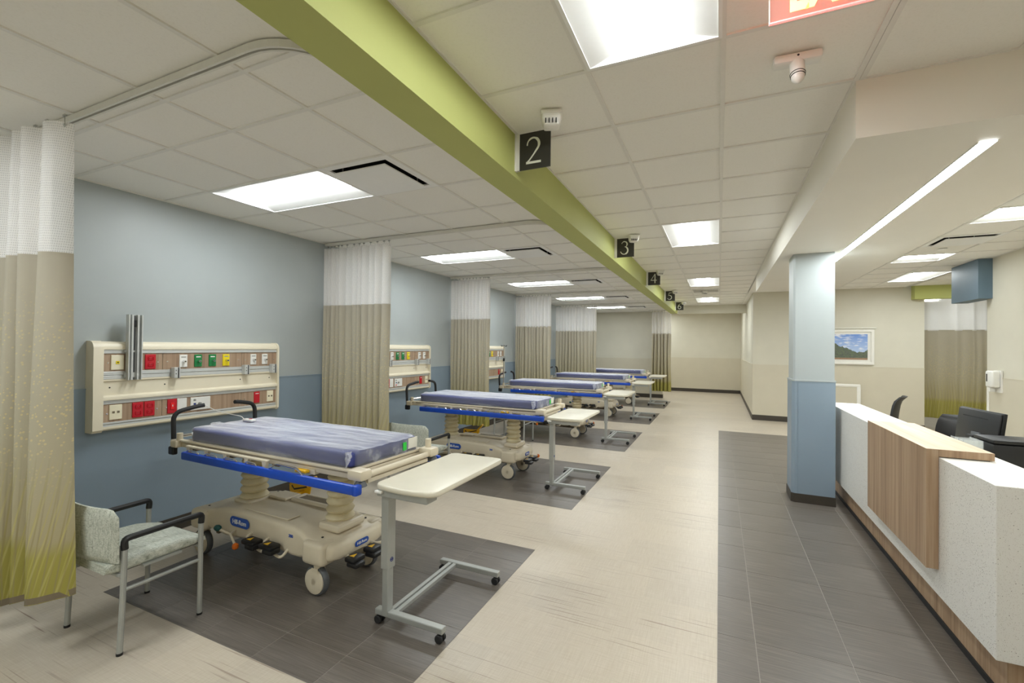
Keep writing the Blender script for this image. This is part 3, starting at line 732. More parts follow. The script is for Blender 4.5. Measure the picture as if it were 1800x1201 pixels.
def stretcher():
    r = thing('stretcher', 'x', 'stretcher', (0, 0, 0), 0, 'wheeled patient stretchers')
    # --- moulded base
    st = [(-.86, .20, .27, .33), (-.84, .25, .25, .36), (-.78, .265, .24, .375), (-.66, .265, .235, .385), (-.56, .25, .215, .405), (-.46, .25, .205, .425), (-.2, .245, .22, .43), (.1, .245, .225, .425), (.3, .25, .21, .42), (.38, .255, .215, .405), (.45, .265, .235, .385), (.58, .27, .24, .372), (.66, .255, .245, .355), (.69, .21, .25, .33)]
    mk('base_cover', B().loft([rrect(w_, zb, zt, .035, x) for x, w_, zb, zt in st]), 'stretcher_beige', r, True, ang=50)
    rib = B()
    rib.box(-.36, -.16, .05, .2, .43, .452, .01).box(-.13, .26, .09, .12, .425, .455, .008).box(-.13, .26, .205, .23, .425, .45, .008).box(-.15, -.11, .09, .23, .425, .452, .008).box(.25, .29, .09, .23, .42, .45, .008)
    rib.box(-.3, .2, -.2, -.1, .425, .436, .006).box(-.56, -.36, -.12, .13, .41, .446, .015).box(.42, .62, -.13, .13, .38, .44, .02)
    mk('base_ribs', rib, 'stretcher_beige', r)
    mk('base_tray', B().box(-.11, .25, .122, .204, .427, .444), 'deck_brown', r)  # brown panel stands in for the shade inside the base's top recess
    for x in (.55, -.74):
        for s_ in (-1, 1): mk('corner_skirt', B().box(x-.1, x+.1, s_*.225-.07, s_*.225+.07, .218, .372, .032, 3), 'stretcher_beige', r, True, ang=60)
    mk('undercarriage', B().box(-.6, .5, -.06, .06, .15, .22, .01).box(.5, .53, -.19, .19, .17, .21).box(-.66, -.63, -.19, .19, .17, .21), 'deck_brown', r)
    for (x, y, z) in ((-.45, .2, .425), (-.74, -.2, .3805), (.55, -.2, .3785), (.55, .2, .3785)): mk('plug', B().cyl((x, y, z-.02), (x, y, z+.0015), .008, seg=10), 'black_plastic', r)
    # --- casters
    for x in (.55, -.75):
        for s_ in (-1, 1):
            c = mk('caster', B().box(-.025, .025, -.022, .022, .165, .235, .008).box(-.03, .03, -.034, -.028, .07, .19, .004).box(-.03, .03, .028, .034, .07, .19, .004), 'stretcher_beige', r, loc=(x, s_*.23, 0))
            m_ = Matrix.Translation((-.01, 0, .1)) @ Matrix.Rotation(PI/2, 4, 'X')
            mk('tyre', B().lathe([(.082, -.022), (.094, -.021), (.0995, -.012), (.1, 0), (.0995, .012), (.094, .021), (.082, .022)], seg=28, mat=m_), 'grey_rubber', c, True)
            mk('hub', B().lathe([(.02, -.034), (.06, -.036), (.083, -.03), (.085, -.02), (.085, .02), (.083, .03), (.06, .036), (.02, .034)], seg=28, mat=m_), 'stretcher_beige', c, True)
    # --- bellows
    for x, rr in ((-.47, .085), (.5, .08)):
        prof = [(rr*1.35, .41)]; n = 7
        for k in range(n):
            z = .43+.4*k/n; prof += [(rr*(1.14-.02*k), z+.008), (rr*(1.27-.025*k), z+.024), (rr*(1.14-.02*k), z+.042), (rr*(.86-.01*k), z+.054)]
        prof.append((rr*.95, .85)); mk('bellows', B().lathe(prof, (x, 0, 0), 24), 'bellows', r, True, ang=60)
        mk('lift_head', B().box(x-.14, x+.14, -.14, .14, .84, .875, .01), 'deck_brown', r)
    # --- deck
    fr = B()
    for s_ in (-1, 1): fr.box(-.93, 1.02, s_*.318-.02, s_*.318+.02, .862, .9, .008)
    fr.box(-.955, -.91, -.34, .34, .87, .905, .008).box(.92, .95, -.33, .33, .87, .9, .006)
    mk('deck_frame', fr, 'stretcher_beige', r)
    mk('deck_panel', B().box(-.86, .93, -.32, .32, .895, .922, .004), 'deck_brown', r)
    mk('deck_lip', B().box(-.93, .99, -.358, -.322, .908, .926, .006).box(-.93, .99, .322, .358, .908, .926, .006).box(.93, .955, -.34, .34, .905, .926, .006), 'stretcher_beige', r)
    mk('deck_crossbar', B().box(-.3, -.24, -.33, .33, .85, .89).box(.2, .26, -.33, .33, .85, .89).box(-.75, -.7, -.33, .33, .85, .89), 'deck_brown', r)
    for s_ in (-1, 1):
        fb = mk('foot_block', B().box(.965, 1.085, s_*.345-.05, s_*.345+.05, .875, .94, .018), 'stretcher_beige', r, True)
        mk('bumper', B().lathe([(.03, .838), (.042, .843), (.036, .858), (.022, .878)], (1.045, s_*.36, 0), 16), 'grey_rubber', fb, True)
        if s_ > 0: mk('pole_socket', B().cyl((1.02, s_*.345, .925), (1.02, s_*.345, 1.0), .022, seg=14), 'stretcher_beige', fb, True)
        hb = mk('head_block', B().box(-.975, -.89, s_*.345-.035, s_*.345+.035, .86, .92, .012).cyl((-.9, s_*.345, .91), (-.9, s_*.345, .975), .022, seg=14), 'stretcher_beige', r)
        mk('bumper', B().box(-1.0, -.93, s_*.36-.02, s_*.36+.02, .80, .865, .01), 'black_plastic', hb)
        pts = fillet([(-.985, s_*.345, .87), (-1.0, s_*.345, 1.13), (-.97, s_*.18, 1.165), (-.96, s_*.13, 1.17)], .07)
        mk('push_handle', B().tube(pts, .0175, 10), 'black_rubber', r, True)
        mk('handle_joint', B().cyl((-.984, s_*.345, .85), (-.987, s_*.345, .92), .02, seg=12), 'steel', r, True)
    mk('foot_crossbar', B().cyl((1.045, -.31, .895), (1.045, .31, .895), .02, seg=14).box(1.02, 1.05, -.3, .3, .845, .87), 'stretcher_beige', r, True)
    mk('head_crossbar', B().cyl((-.95, -.32, .94), (-.95, .32, .94), .012, seg=10), 'chrome', r, True)
    # --- lowered side rails
    for s_ in (-1, 1):
        y = s_*.42
        sr = mk('side_rail', B().box(-.71, 1.075, y-.018, y+.018, .805, .865, .012), 'rail_blue', r, True)
        if s_ < 0: mk('rail_end', B().box(1.05, 1.09, y-.02, y+.035, .803, .867, .012), 'rail_blue', sr, True)
        mk('rail_top_bar', bx(-.71, .24, y-.03*s_-.014, y-.03*s_+.014, .893, .907, .005), 'stretcher_beige', sr)
        for x in (-.68, -.45, -.22, .02, .21):
            mk('rail_support', B().prism([(x-.024, .9), (x+.024, .9), (x+.01, .85), (x-.01, .85)], y-.03*s_-.012, y-.03*s_+.012, 'y'), 'stretcher_beige', sr)
        for x0, x1 in ((-.66, -.5), (-.43, -.27), (-.2, -.04), (.04, .17)):
            mk('rail_rod', B().tube(fillet([(x0, y, .87), (x0+.02, y, .883), (x1-.03, y, .88), (x1, y, .855)], .02, 3), .005, 6), 'chrome', sr, True)
        mk('rail_rod', B().tube(fillet([(.24, y, .86), (.3, y, .866), (.36, y, .905), (.56, y, .9), (.62, y, .86)], .03, 3), .006, 6), 'chrome', sr, True)
        rl = mk('release_handle', B().box(.5, .6, y+.05*-s_-.02, y+.05*-s_+.02, .862, .882, .006), 'yellow', r)
        mk('release_bracket', bx(.46, .64, y-s_*.09-.02, y-s_*.09+.02, .85, .885, .005), 'stretcher_beige', r)
    # --- steering tag on the far side
    tg = mk('steer_tag', B().prism([(-.45, .372), (-.28, .372), (-.22, .40), (-.2, .47), (-.46, .47), (-.48, .45), (-.475, .40)], .330, .336, 'y'), 'yellow', r)
    mk('tag_stem', B().bar((-.24, .333, .46), (-.15, .333, .555), .03, .02).box(-.32, -.28, .24, .332, .40, .42), 'yellow', tg)
    b_ = B(); stroke(b_, [(-.445, .445), (-.415, .415), (-.25, .458)], .014, .3285, .3299); mk('tag_check_mark', b_, 'black_plastic', tg)
    # --- pedals
    for s_ in (-1, 1):
        y = s_*.3
        lv = mk('brake_lever', B().tube([(-.33, s_*.24, .28), (-.3, y, .27), (-.38, s_*.33, .3)], .009, 8).tube([(-.3, y, .27), (-.2, s_*.33, .225)], .009, 8), 'stretcher_beige', r, True)
        mk('lever_knob', B().lathe([(.006, -.03), (.02, -.018), (.024, 0), (.02, .018), (.006, .03)], seg=12, mat=Matrix.Translation((-.4, s_*.335, .31)) @ Matrix.Rotation(PI/2, 4, 'Y')), 'teal', lv, True)
        mk('lever_knob', B().lathe([(.006, -.024), (.02, -.014), (.023, 0), (.02, .014), (.006, .024)], seg=12, mat=Matrix.Translation((-.185, s_*.335, .217))), 'orange', lv, True)
        for x, q in ((-.03, .27), (.16, .275)):
            pd = mk('pedal', B().box(x-.075, x+.06, y-.05, y+.035, q-.015, q+.02, .012).box(x-.02, x+.075, y-.06, y+.02, q-.035, q, .01), 'black_plastic', r, True)
            mk('pedal_mark', B().prism([(x-.04, y-.03), (x+.005, y-.03), (x-.015, y+.012)], q+.0195, q+.0215, 'z'), 'yellow', pd)
            mk('pedal_arm', B().tube(fillet([(x-.11, s_*.23, .29), (x-.09, y, .285), (x+.05, y-s_*.01, .21), (x+.11, y, .22), (x+.1, s_*.23, .26)], .03, 3), .01, 8), 'stretcher_beige', pd, True)
    fl = mk('brake_lever', B().tube([(.62, .1, .26), (.74, .12, .255), (.76, .2, .24)], .011, 8), 'stretcher_beige', r, True)
    mk('lever_knob', B().lathe([(.006, -.024), (.02, -.014), (.023, 0), (.02, .014), (.006, .024)], seg=12, mat=Matrix.Translation((.765, .22, .23))), 'orange', fl, True)
    for y in (-.11, .06):
        pd = mk('pedal', B().box(.71, .8, y-.05, y+.06, .225, .26, .012).box(.74, .83, y-.06, y+.03, .205, .235, .01), 'black_plastic', r, True)
        mk('pedal_mark', B().prism([(.73, y-.02), (.77, y-.02), (.75, y+.03)], .2595, .2615, 'z'), 'yellow', pd)
        mk('pedal_arm', B().tube([(.64, y, .25), (.74, y, .235)], .012, 8), 'stretcher_beige', pd, True)
    # --- marks
    side = Matrix.Translation((-.27, -.2525, .345)) @ Matrix.Rotation(PI/2, 4, 'X')
    logo(r, side, 1.4)
    me = text_mesh('300', .03, .0006, Matrix.Translation((.3, -.2535, .355)) @ Matrix.Rotation(PI/2, 4, 'X'), .0008); mk('capacity_lettering', me, 'logo_blue', r)
    logo(r, Matrix.Translation((.694, .02, .295)) @ Matrix.Rotation(PI/2, 4, 'Z') @ Matrix.Rotation(PI/2, 4, 'X'), .8)
    # --- mattress
    mb_ = B().box(-.78, .93, -.325, .325, .924, 1.02, .022, 3); mt = mk('mattress', mb_, 'mattress_navy', r, True)
    # wrap: wrinkled skin over the mattress
    nx, ny, nsd = 74, 30, 6; b_ = B(); prof = []
    for k in range(nsd+1): prof.append((-1.0, 1-k/nsd))
    prof = [(-1, q/nsd) for q in range(nsd)]+[(-1+2*q/ny, 1) for q in range(ny+1)]+[(1, 1-q/nsd) for q in range(1, nsd+1)]
    rings = []
    for i in range(nx+1):
        u = i/nx; x = -.80+1.75*u; row = []
        ends = min(u, 1-u)*nx; sh = 1.0 if ends > 3 else [.86, .94, .985, 1.0][int(ends)]
        for a, t_ in prof:
            y = a*.336*(1.0 if t_ > .1 else .99); z = .922+.107*t_
            if abs(a) >= .999 and t_ > .9: y *= .985; z -= .006
            wr = .5+.5*nz(x*2.1+3, a*9+t_*7, 1.3)
            wr2 = nz(x*5, y*26, 4.2)
            if t_ >= 1: z += .009*abs(nz(x*1.7, y*13, 7.7))+.004*wr2
            else: y += math.copysign(.006*wr+.004*wr2, y)
            if ends < 4: z = .922+(z-.922)*(.55+.45*sh) if ends < 2 else z
            row.append((x+.006*nz(y*20, z*30, u*3), y*sh, z))
        rings.append(row)
    V = [[b_.bm.verts.new(p) for p in row] for row in rings]
    for A, C in zip(V, V[1:]):
        for k in range(len(A)-1): b_.bm.faces.new((A[k], A[k+1], C[k+1], C[k]))
    b_.bm.faces.new(V[0]); b_.bm.faces.new(V[-1][::-1])
    wp = mk('plastic_wrap', b_, 'plastic_wrap', mt, True, ang=70)
    # crumpled ears of the wrap at the foot corner and the head
    def crumple(c, r_, seed, sx=(1, 1, 1)):
        q = B(); bmesh.ops.create_icosphere(q.bm, subdivisions=3, radius=r_)
        for v in q.bm.verts:
            d = v.co.normalized(); v.co = Vector([v.co[i]*sx[i] for i in range(3)])*(1+.5*nz(d.x*3+seed, d.y*3, d.z*3)+.25*nz(d.x*9, d.y*9+seed, d.z*9))
            v.co += Vector(c)
        return q
    q = B(); G = []
    for i in range(6):
        row = []
        for j in range(7):
            u_, v_ = i/5, j/6; e = 1-.7*abs(2*v_-1)
            p = Vector((.945-.05*v_+.045*u_*e, -.332-.05*u_*e-.004*v_, 1.034-.012*v_-.105*u_*(.35+.65*v_)))
            p += .008*Vector((nz(i*1.3, j*1.7, 2), nz(i*1.1, j*1.9, 5), nz(i*1.7, j*1.2, 9))); row.append(q.bm.verts.new(p))
        G.append(row)
    for A, C in zip(G, G[1:]):
        for j in range(6): q.bm.faces.new((A[j], A[j+1], C[j+1], C[j]))
    mk('wrap_ear', q, 'plastic_fold', mt, False)
    mk('wrap_knot', crumple((-.84, -.1, .985), .05, 5.1, (1.0, 1.2, .9)), 'plastic_fold', mt, True)
    mk('care_label', B().box(.948, .952, .2, .3, .945, 1.02), 'paper', mt); mk('sticker', bx(.952, .956, .14, .175, .945, 1.0), 'label_green', mt)
    return r
bed_pos = [(-3.0, 2.5, -.03), (-2.97, 5.47, -.015), (-2.97, 8.4, -.01), (-2.98, 11.25, -.01), (-3.0, 14.0, 0.0)]
bed_lab = ['nearest wheeled stretcher with plastic-wrapped blue mattress, below number 2', 'plastic-wrapped blue stretcher second from the front, below number 3', 'plastic-wrapped blue stretcher third from the front, with an upright drip pole', 'plastic-wrapped blue stretcher fourth from the front', 'farthest plastic-wrapped blue stretcher by the beige end wall']
bed0 = stretcher()
beds = []
for k, (x, y, a) in enumerate(bed_pos):
    o = bed0 if k == 0 else copy_tree(bed0)
    beds.append(o)
for (x, y, a), o, lab in zip(bed_pos, beds, bed_lab):
    o.location = (x, y, 0); o.rotation_euler = (0, 0, a); o['label'] = lab
# drip pole standing in a socket of the third stretcher
ip = mk('drip_pole', B().cyl((-.9, -.345, .975), (-.9, -.345, 1.45), .011, seg=10).cyl((-.9, -.345, 1.4), (-.9, -.345, 1.72), .008, seg=10), 'steel', beds[2], True)
mk('pole_collar', B().cyl((-.9, -.345, 1.4), (-.9, -.345, 1.46), .018, seg=10), 'black_plastic', ip); mk('pole_hook', B().tube(fillet([(-.96, -.345, 1.72), (-.955, -.345, 1.69), (-.9, -.345, 1.715), (-.845, -.345, 1.69), (-.84, -.345, 1.72)], .02, 3), .006, 6), 'black_plastic', ip, True)

# call pendant lying on the first mattress, cord to the headwall
r = thing('call_pendant', 'white call handset with thin cord lying on the nearest mattress', 'call handset', (-3.62, 2.56, 1.035))
mk('handset', B().box(-.06, .06, -.025, .025, 0, .022, .01), 'white_plastic', r, True); mk('call_button', B().cyl((.02, 0, .02), (.02, 0, .025), .013, seg=14), 'red_plastic', r)
c0 = Vector((-3.62, 2.56, 1.035)); c1 = Vector((XW+.12, 2.6, 1.137))-c0
pts = [Vector((-.06, 0, .012)), Vector((-.14, .03, .03)), Vector((-.3, .05, .03)), Vector((-.5, .05, .045)), Vector((-.64, .045, .08)), c1]
mk('cord', B().tube(fillet(pts, .1, 4), .003, 6), 'white_plastic', r, True)

# ================================================================== OVERBED TABLES
def overbed_table():
    r = thing('overbed_table', 'x', 'overbed table', (0, 0, 0), 0, 'overbed tables')
    # local origin: middle of base; x across (feet bars), y along
    poly = []
    a, b0, b1, rc = .215, -.41, .475, .045
    for cx, cy, a0 in ((a-rc, b1-rc, 0), (-a+rc, b1-rc, 90), (-a+rc, b0+rc, 180), (a-rc, b0+rc, 270)): poly += arc(cx, cy, rc, a0, a0+90, 5)
    n_ = len(poly); pl = [(x, y-(.03*(1-(x/.215)**2) if y < -.3 else 0)) for x, y in poly]
    def add_mid(pl):
        out = []
        for i, p in enumerate(pl):
            q = pl[(i+1) % len(pl)]; out.append(p)
            if abs(p[0]-q[0]) > .2 and p[1] < -.3:
                for s_ in (.25, .5, .75): x = p[0]+(q[0]-p[0])*s_; out.append((x, b0-.03*(1-(x/.215)**2)))
        return out
    pl = add_mid(pl)
    rings = [[(x*k, y*k+.032*(1-k), z) for x, y in pl] for k, z in ((.975, .836), (.995, .842), (1, .85), (1, .862), (.992, .868), (.975, .8695))]
    mk('table_top', B().loft(rings), 'table_top', r, True, ang=50)
    mk('top_carrier', B().box(-.2, .16, -.405, -.30, .792, .837, .006).box(-.12, -.08, -.3, .3, .815, .836).box(.0, .04, -.3, .3, .815, .836), 'silver_paint', r)
    mk('height_lever', B().box(-.205, -.15, -.425, -.4, .815, .832, .006), 'white_plastic', r); mk('carrier_label', bx(-.13, -.03, -.4065, -.405, .803, .822), 'silver_paint', r)
    p = mk('post_sleeve', B().box(-.195, -.14, -.37, -.30, .345, .8, .005), 'silver_paint', r); mk('post', B().box(-.188, -.147, -.362, -.308, .06, .36, .004), 'silver_paint', r)
    em = B(); em.tube([(-.1395, -.335+.012*math.cos(q), .40+.012*math.sin(q)) for q in [2*PI*i/16 for i in range(16)]], .0022, 6, True); em.box(-.1402, -.1388, -.343, -.327, .396, .404); mk('emblem', em, 'mark_blue', p)
    for y in (-.335, .37):
        mk('foot_bar', B().box(-.245, .24, y-.022, y+.022, .055, .09, .005), 'silver_paint', r)
        for x in (-.225, .215):
            c = mk('caster', B().cyl((x, y, .045), (x, y, .06), .011, seg=10).box(x-.016, x+.016, y-.007, y+.007, .022, .052, .004), 'black_plastic', r)
            for s_ in (-1, 1):
                mk('wheel', B().lathe([(.008, -.008), (.02, -.009), (.025, -.006), (.025, .006), (.02, .009), (.008, .008)], seg=16, mat=Matrix.Translation((x, y+s_*.0165, .0255)) @ Matrix.Rotation(PI/2, 4, 'X')), 'black_rubber', c, True)
    for x in (-.155, -.115): mk('base_rail', B().box(x-.0135, x+.0135, -.335, .37, .062, .086, .003), 'silver_paint', r)
    return r
tb0 = overbed_table(); tl = ['nearest overbed table on wheels at the foot of the front stretcher', 'overbed table second from the front', 'overbed table third from the front', 'overbed table fourth from the front', 'farthest overbed table beside the narrow yellowish curtain']
tp = [(-1.655, 2.535), (-1.63, 5.43), (-1.66, 8.38), (-1.66, 11.25), (-1.66, 14.15)]
tabs = [tb0]+[copy_tree(tb0) for _ in range(4)]
for o, l_, (x, y) in zip(tabs, tl, tp): o.location = (x, y, 0); o['label'] = l_

# ================================================================== GUEST CHAIRS
def guest_chair():
    r = thing('guest_chair', 'x', 'chair', (0, 0, 0), 0, 'guest chairs in the bays')
    # local: origin between legs; front = +y; width along x
    W, D = .285, .207
    sx = B(); rings = []
    for i in range(9):
        y = -.265+.515*i/8; t_ = i/8; w_ = W-.014-(.012 if i in (0, 8) else 0); zt = .496+.012*math.sin(PI*min(1, t_*1.1))-(.028 if i == 8 else .01 if i == 7 else 0)
        rings.append(rrect(w_, .438+(.008 if i in (0, 8) else 0), zt, .024, 0)); rings[-1] = [(p[1], y, p[2]-.006*math.cos(PI*p[1]/.52)*(p[2] > .47)) for p in rings[-1]]
    mk('seat', sx.loft(rings), 'tweed', r, True, ang=60); mk('seat_pan', B().box(-W+.04, W-.04, -.19, .23, .43, .447, .005), 'black_plastic', r)
    # backrest: wide curved pad
    bk = B(); n, m = 16, 8; fr_, bk_ = [], []
    def P(i, j, off):
        u = -1+2*i/n; v = j/m; lim = (1-max(0, abs(u)-.8)**2/.2**2*.16) if v > .5 else 1
        z = .5+.29*v*lim; x = u*(W+.004); y = -.222-.045*(1-u*u)-.005*v
        th = .02*(1-.75*max(abs(u)**8, abs(2*v-1)**8)); return (x, y+off*th, z)
    for off, store in ((1, fr_), (-1, bk_)):
        for j in range(m+1): store.append([bk.bm.verts.new(P(i, j, off)) for i in range(n+1)])
    for S in (fr_, bk_):
        for j in range(m):
            for i in range(n): bk.bm.faces.new((S[j][i], S[j][i+1], S[j+1][i+1], S[j+1][i]))
    for i in range(n):
        for j in (0, m): bk.bm.faces.new((fr_[j][i], fr_[j][i+1], bk_[j][i+1], bk_[j][i]))
    for j in range(m):
        for i in (0, n): bk.bm.faces.new((fr_[j][i], fr_[j+1][i], bk_[j+1][i], bk_[j][i]))
    mk('backrest', bk, 'tweed', r, True, ang=70)
    for s_ in (-1, 1):
        x = s_*W
        mk('leg', B().tube([(x, -D, .012), (x*1.0, -D+.01, .3), (x, -D+.015, .6)], .0145, 10), 'silver_paint', r, True)
        mk('leg', B().tube([(x, D, .012), (x, D, .3), (x, D, .6)], .0145, 10), 'silver_paint', r, True)
        for y in (-D, D): mk('foot_cap', B().cyl((x, y, 0), (x, y, .014), .0155, seg=12), 'black_plastic', r)
        mk('stretcher_bar', B().cyl((x, -D+.01, .345), (x, D, .345), .011, seg=10), 'silver_paint', r, True)
        mk('armrest', B().tube(fillet([(x, -D+.015, .565), (x, -D+.01, .622), (x, D+.005, .625), (x, D, .57)], .04, 4), .0175, 10), 'black_plastic', r, True)
        mk('back_bracket', B().box(x-.03*s_-.006 if s_ > 0 else x+.03-.006, x-.03*s_+.006 if s_ > 0 else x+.03+.006, -D-.03, -D+.012, .50, .585, .004).box(min(x, x-.03*s_), max(x, x-.03*s_), -D, -D+.012, .51, .575), 'silver_paint', r)
        mk('seat_bracket', B().box(min(x, x-.06*s_), max(x, x-.06*s_), -.1, .1, .43, .442), 'silver_paint', r)
    for y in (-D, D): mk('cross_tube', B().cyl((-W, y, .427), (W, y, .427), .011, seg=10), 'silver_paint', r, True)
    return r
ch0 = guest_chair(); cl = ['grey tweed guest chair with black arms beside the nearest curtain', 'grey tweed guest chair between the first and second stretchers', 'guest chair partly hidden beneath the second stretcher']
chs = [ch0, copy_tree(ch0), copy_tree(ch0)]
for o, l_, (x, y) in zip(chs, cl, ((-3.227, 1.567), (-3.26, 4.47), (-3.33, 7.37))): o.location = (x, y, 0); o['label'] = l_

# ================================================================== SIGNS AND CEILING DEVICES
DIG = {
 '2': [([(.06, 1.0)]+arc(.42, 1.02, .36, 168, -35, 14, .36)+[(.45, .48), (.2, .2), (.02, .06)], [.07]*3+[.1]*5+[.15]*5+[.12]*2+[.08]*3), ([(.0, .06), (.9, .06)], .13)],
 '3': [(arc(.4, 1.06, .3, 165, -75, 12), [.06]*3+[.1]*3+[.15]*4+[.08]*3), (arc(.38, .42, .4, 82, -165, 14), [.08]*2+[.16]*7+[.09]*6)],
 '4': [([(.66, 1.4), (.02, .44)], .07), ([(.0, .44), (.95, .44)], .1), ([(.66, 1.4), (.66, .0)], .15)],
 '5': [([(.25, 1.32), (.84, 1.36)], .12), ([(.27, 1.35), (.18, .76)], .07), ([(.18, .76)]+arc(.36, .42, .42, 110, -160, 14), [.07]*3+[.15]*8+[.09]*5)],
 '6': [([(.82, 1.38), (.5, 1.22), (.25, .95), (.1, .6), (.1, .4)], [.06, .09, .13, .15, .15]), (arc(.45, .4, .36, 180, 540, 20), .12)]}
sy_ = [2.64, 5.68, 8.4, 11.35, 14.2]
for d, y in zip('23456', sy_):
    r = thing('bay_sign', 'dark square sign on the green beam showing numeral '+{'2': 'two', '3': 'three', '4': 'four', '5': 'five', '6': 'six'}[d], 'sign', (-1.2, y, 2.94), 0, 'numbered bay signs')
    mk('plate', B().box(.014, .238, -.004, .004, -.117, .117), 'sign_black', r)
    mk('bracket', B().box(.0, .006, -.016, .016, -.118, .118).box(.004, .03, -.009, -.004, -.118, .118).box(.004, .03, .004, .009, -.118, .118), 'white_plastic', r)
    b_ = B()
    for kk, (pts, wd) in enumerate(DIG[d]): stroke(b_, [(.126+(px_-.45)*.112, -.083+pz*.118) for px_, pz in pts], [q*.112 for q in wd] if isinstance(wd, list) else wd*.112, -.0055-.0003*kk, -.004)
    mk('numeral', b_, 'sign_white', r)
def sounder(x, y, lab):
    r = thing('ceiling_sounder', lab, 'ceiling alarm', (x, y, CC), .35, 'white ceiling alarm units')
    mk('housing', B().box(-.062, .062, -.062, .062, -.022, 0, .008).loft([[(p[1], p[2], z) for p in rrect(w_, -w_, w_, w_*.35, 0)] for w_, z in ((.058, -.02), (.056, -.05), (.044, -.078), (.03, -.084))]), 'white_plastic', r, True)
    for k in range(4): mk('slot', B().box(-.036+.02*k, -.03+.02*k, -.062, -.03, -.073, -.052), 'black_plastic', r)
for y, w_ in zip(sy_, ('two', 'three', 'four', 'five', 'six')): sounder(-.9 if w_ == 'two' else -.95, y-.16 if w_ == 'two' else y-.1, 'white slotted ceiling alarm next to sign '+w_)
sounder(-.32, 11.62, 'white slotted ceiling alarm on the far return grille')
r = thing('motion_sensor', 'white bar-shaped ceiling sensor with ribbed nose below the exit sign', 'ceiling sensor', (.32, 2.43, CC), .05)
mk('bar', B().box(-.075, .075, -.022, .03, -.03, 0, .008), 'white_plastic', r, True)
m_ = Matrix.Translation((.0, .0, -.028)) @ Matrix.Rotation(-.25, 4, 'X')
mk('nose', B().lathe([(.001, -.085), (.012, -.08), (.02, -.068), (.023, -.05), (.024, 0)], seg=18, mat=m_), 'white_plastic', r, True)
for k in range(4): mk('rib', B().tube([m_ @ Vector(((.0232-.0022*k*k*.5)*math.cos(q), (.0232-.0022*k*k*.5)*math.sin(q), -.048-.009*k)) for q in [2*PI*i/18 for i in range(18)]], .0016, 6, True), 'black_plastic', r, True)
r.scale = (1.3, 1.3, 1.3)
mk('screw', B().cyl((0, -.0225, -.012), (0, -.021, -.012), .004, seg=8), 'black_plastic', r)
def exit_sign(x, y, lab, z=CC):
    r = thing('exit_sign', lab, 'exit sign', (x, y, z))
    mk('housing', B().box(-.19, .19, -.03, .03, -.035, 0, .004), 'white_plastic', r)
    p = mk('panel', B().box(-.18, .18, -.004, .004, -.222, -.035), 'exit_acrylic', r)
    mk('glowing_edge', B().box(-.182, .182, -.005, .005, -.226, -.2215), 'exit_edge', p)
    mk('side_edge', B().box(-.1825, -.1795, -.005, .005, -.222, -.035).box(.1795, .1825, -.005, .005, -.222, -.035), 'white_plastic', p)
    me = text_mesh('EXIT', .19, .001, Matrix.Rotation(PI/2, 4, 'X'), .007, 1.0)
    xs_ = [v.co.x for v in me.vertices]; zs_ = [v.co.z for v in me.vertices]
    me.transform(Matrix.Translation((0, -.0055, -.128)) @ Matrix.Diagonal((.24/(max(xs_)-min(xs_)), 1, .15/(max(zs_)-min(zs_)), 1)) @ Matrix.Translation((-(max(xs_)+min(xs_))/2, 0, -(max(zs_)+min(zs_))/2))); mk('lettering', me, 'exit_letters', p)
exit_sign(.335, 1.8, 'glowing red exit sign cut off by the top edge')
r = thing('sprinkler_head', 'small flat white sprinkler cover over the nurse station', 'sprinkler', (2.7, 7.85, CC)); mk('cover', B().cyl((0, 0, -.006), (0, 0, 0), .045, seg=24), 'fixture_white', r, True); mk('rim', B().lathe([(.045, -.004), (.05, -.003), (.05, 0), (.045, 0)], seg=24), 'tee', r)

# ================================================================== NURSE COUNTER
r = thing('nurse_counter', 'white speckled nurse counter with wood waterfall panel', 'counter', (0, 0, 0))
mk('counter_wall', B().box(1.2, 1.52, 2.92, 6.62, .235, 1.06, .002, 1).box(1.52, 3.4, 2.92, 3.02, .235, 1.06, .002, 1), 'terrazzo', r)
mk('plinth', B().box(1.265, 1.5, 2.98, 6.6, .03, .235).box(1.5, 3.3, 2.98, 3.0, .03, .235), 'wood_v', r); mk('toe_strip', B().box(1.255, 1.5, 2.97, 6.6, .0025, .035).box(1.5, 3.3, 2.97, 3.0, .0025, .035), 'black_rubber', r)
wf = mk('wood_panel', B().box(1.14, 1.198, 3.53, 4.71, .393, 1.108), 'wood_v', r); mk('wood_ledge', B().box(1.1402, 1.445, 3.531, 4.709, 1.066, 1.1085), 'wood_h', wf); mk('ledge_edge', B().box(1.199, 1.4455, 3.5285, 3.532, 1.0655, 1.1083), 'wood_v', wf)
mk('shadow_gap', B().box(1.198, 1.201, 3.54, 4.7, .4, 1.06).box(1.2, 1.43, 3.54, 4.7, 1.06, 1.066), 'black_plastic', wf)
r = thing('nurse_desk', 'low desk behind the nurse counter', 'desk', (0, 0, 0))
mk('worktop', B().box(1.53, 2.25, 3.03, 6.55, .705, .74, .004), 'table_top', r)
for y in (3.06, 4.75, 6.5): mk('leg_panel', bx(1.56, 2.2, y-.02, y+.02, 0, .705), 'wood_v', r)
mk('drawer_unit', bx(1.6, 2.15, 3.1, 3.5, .02, .7), 'cream', r)
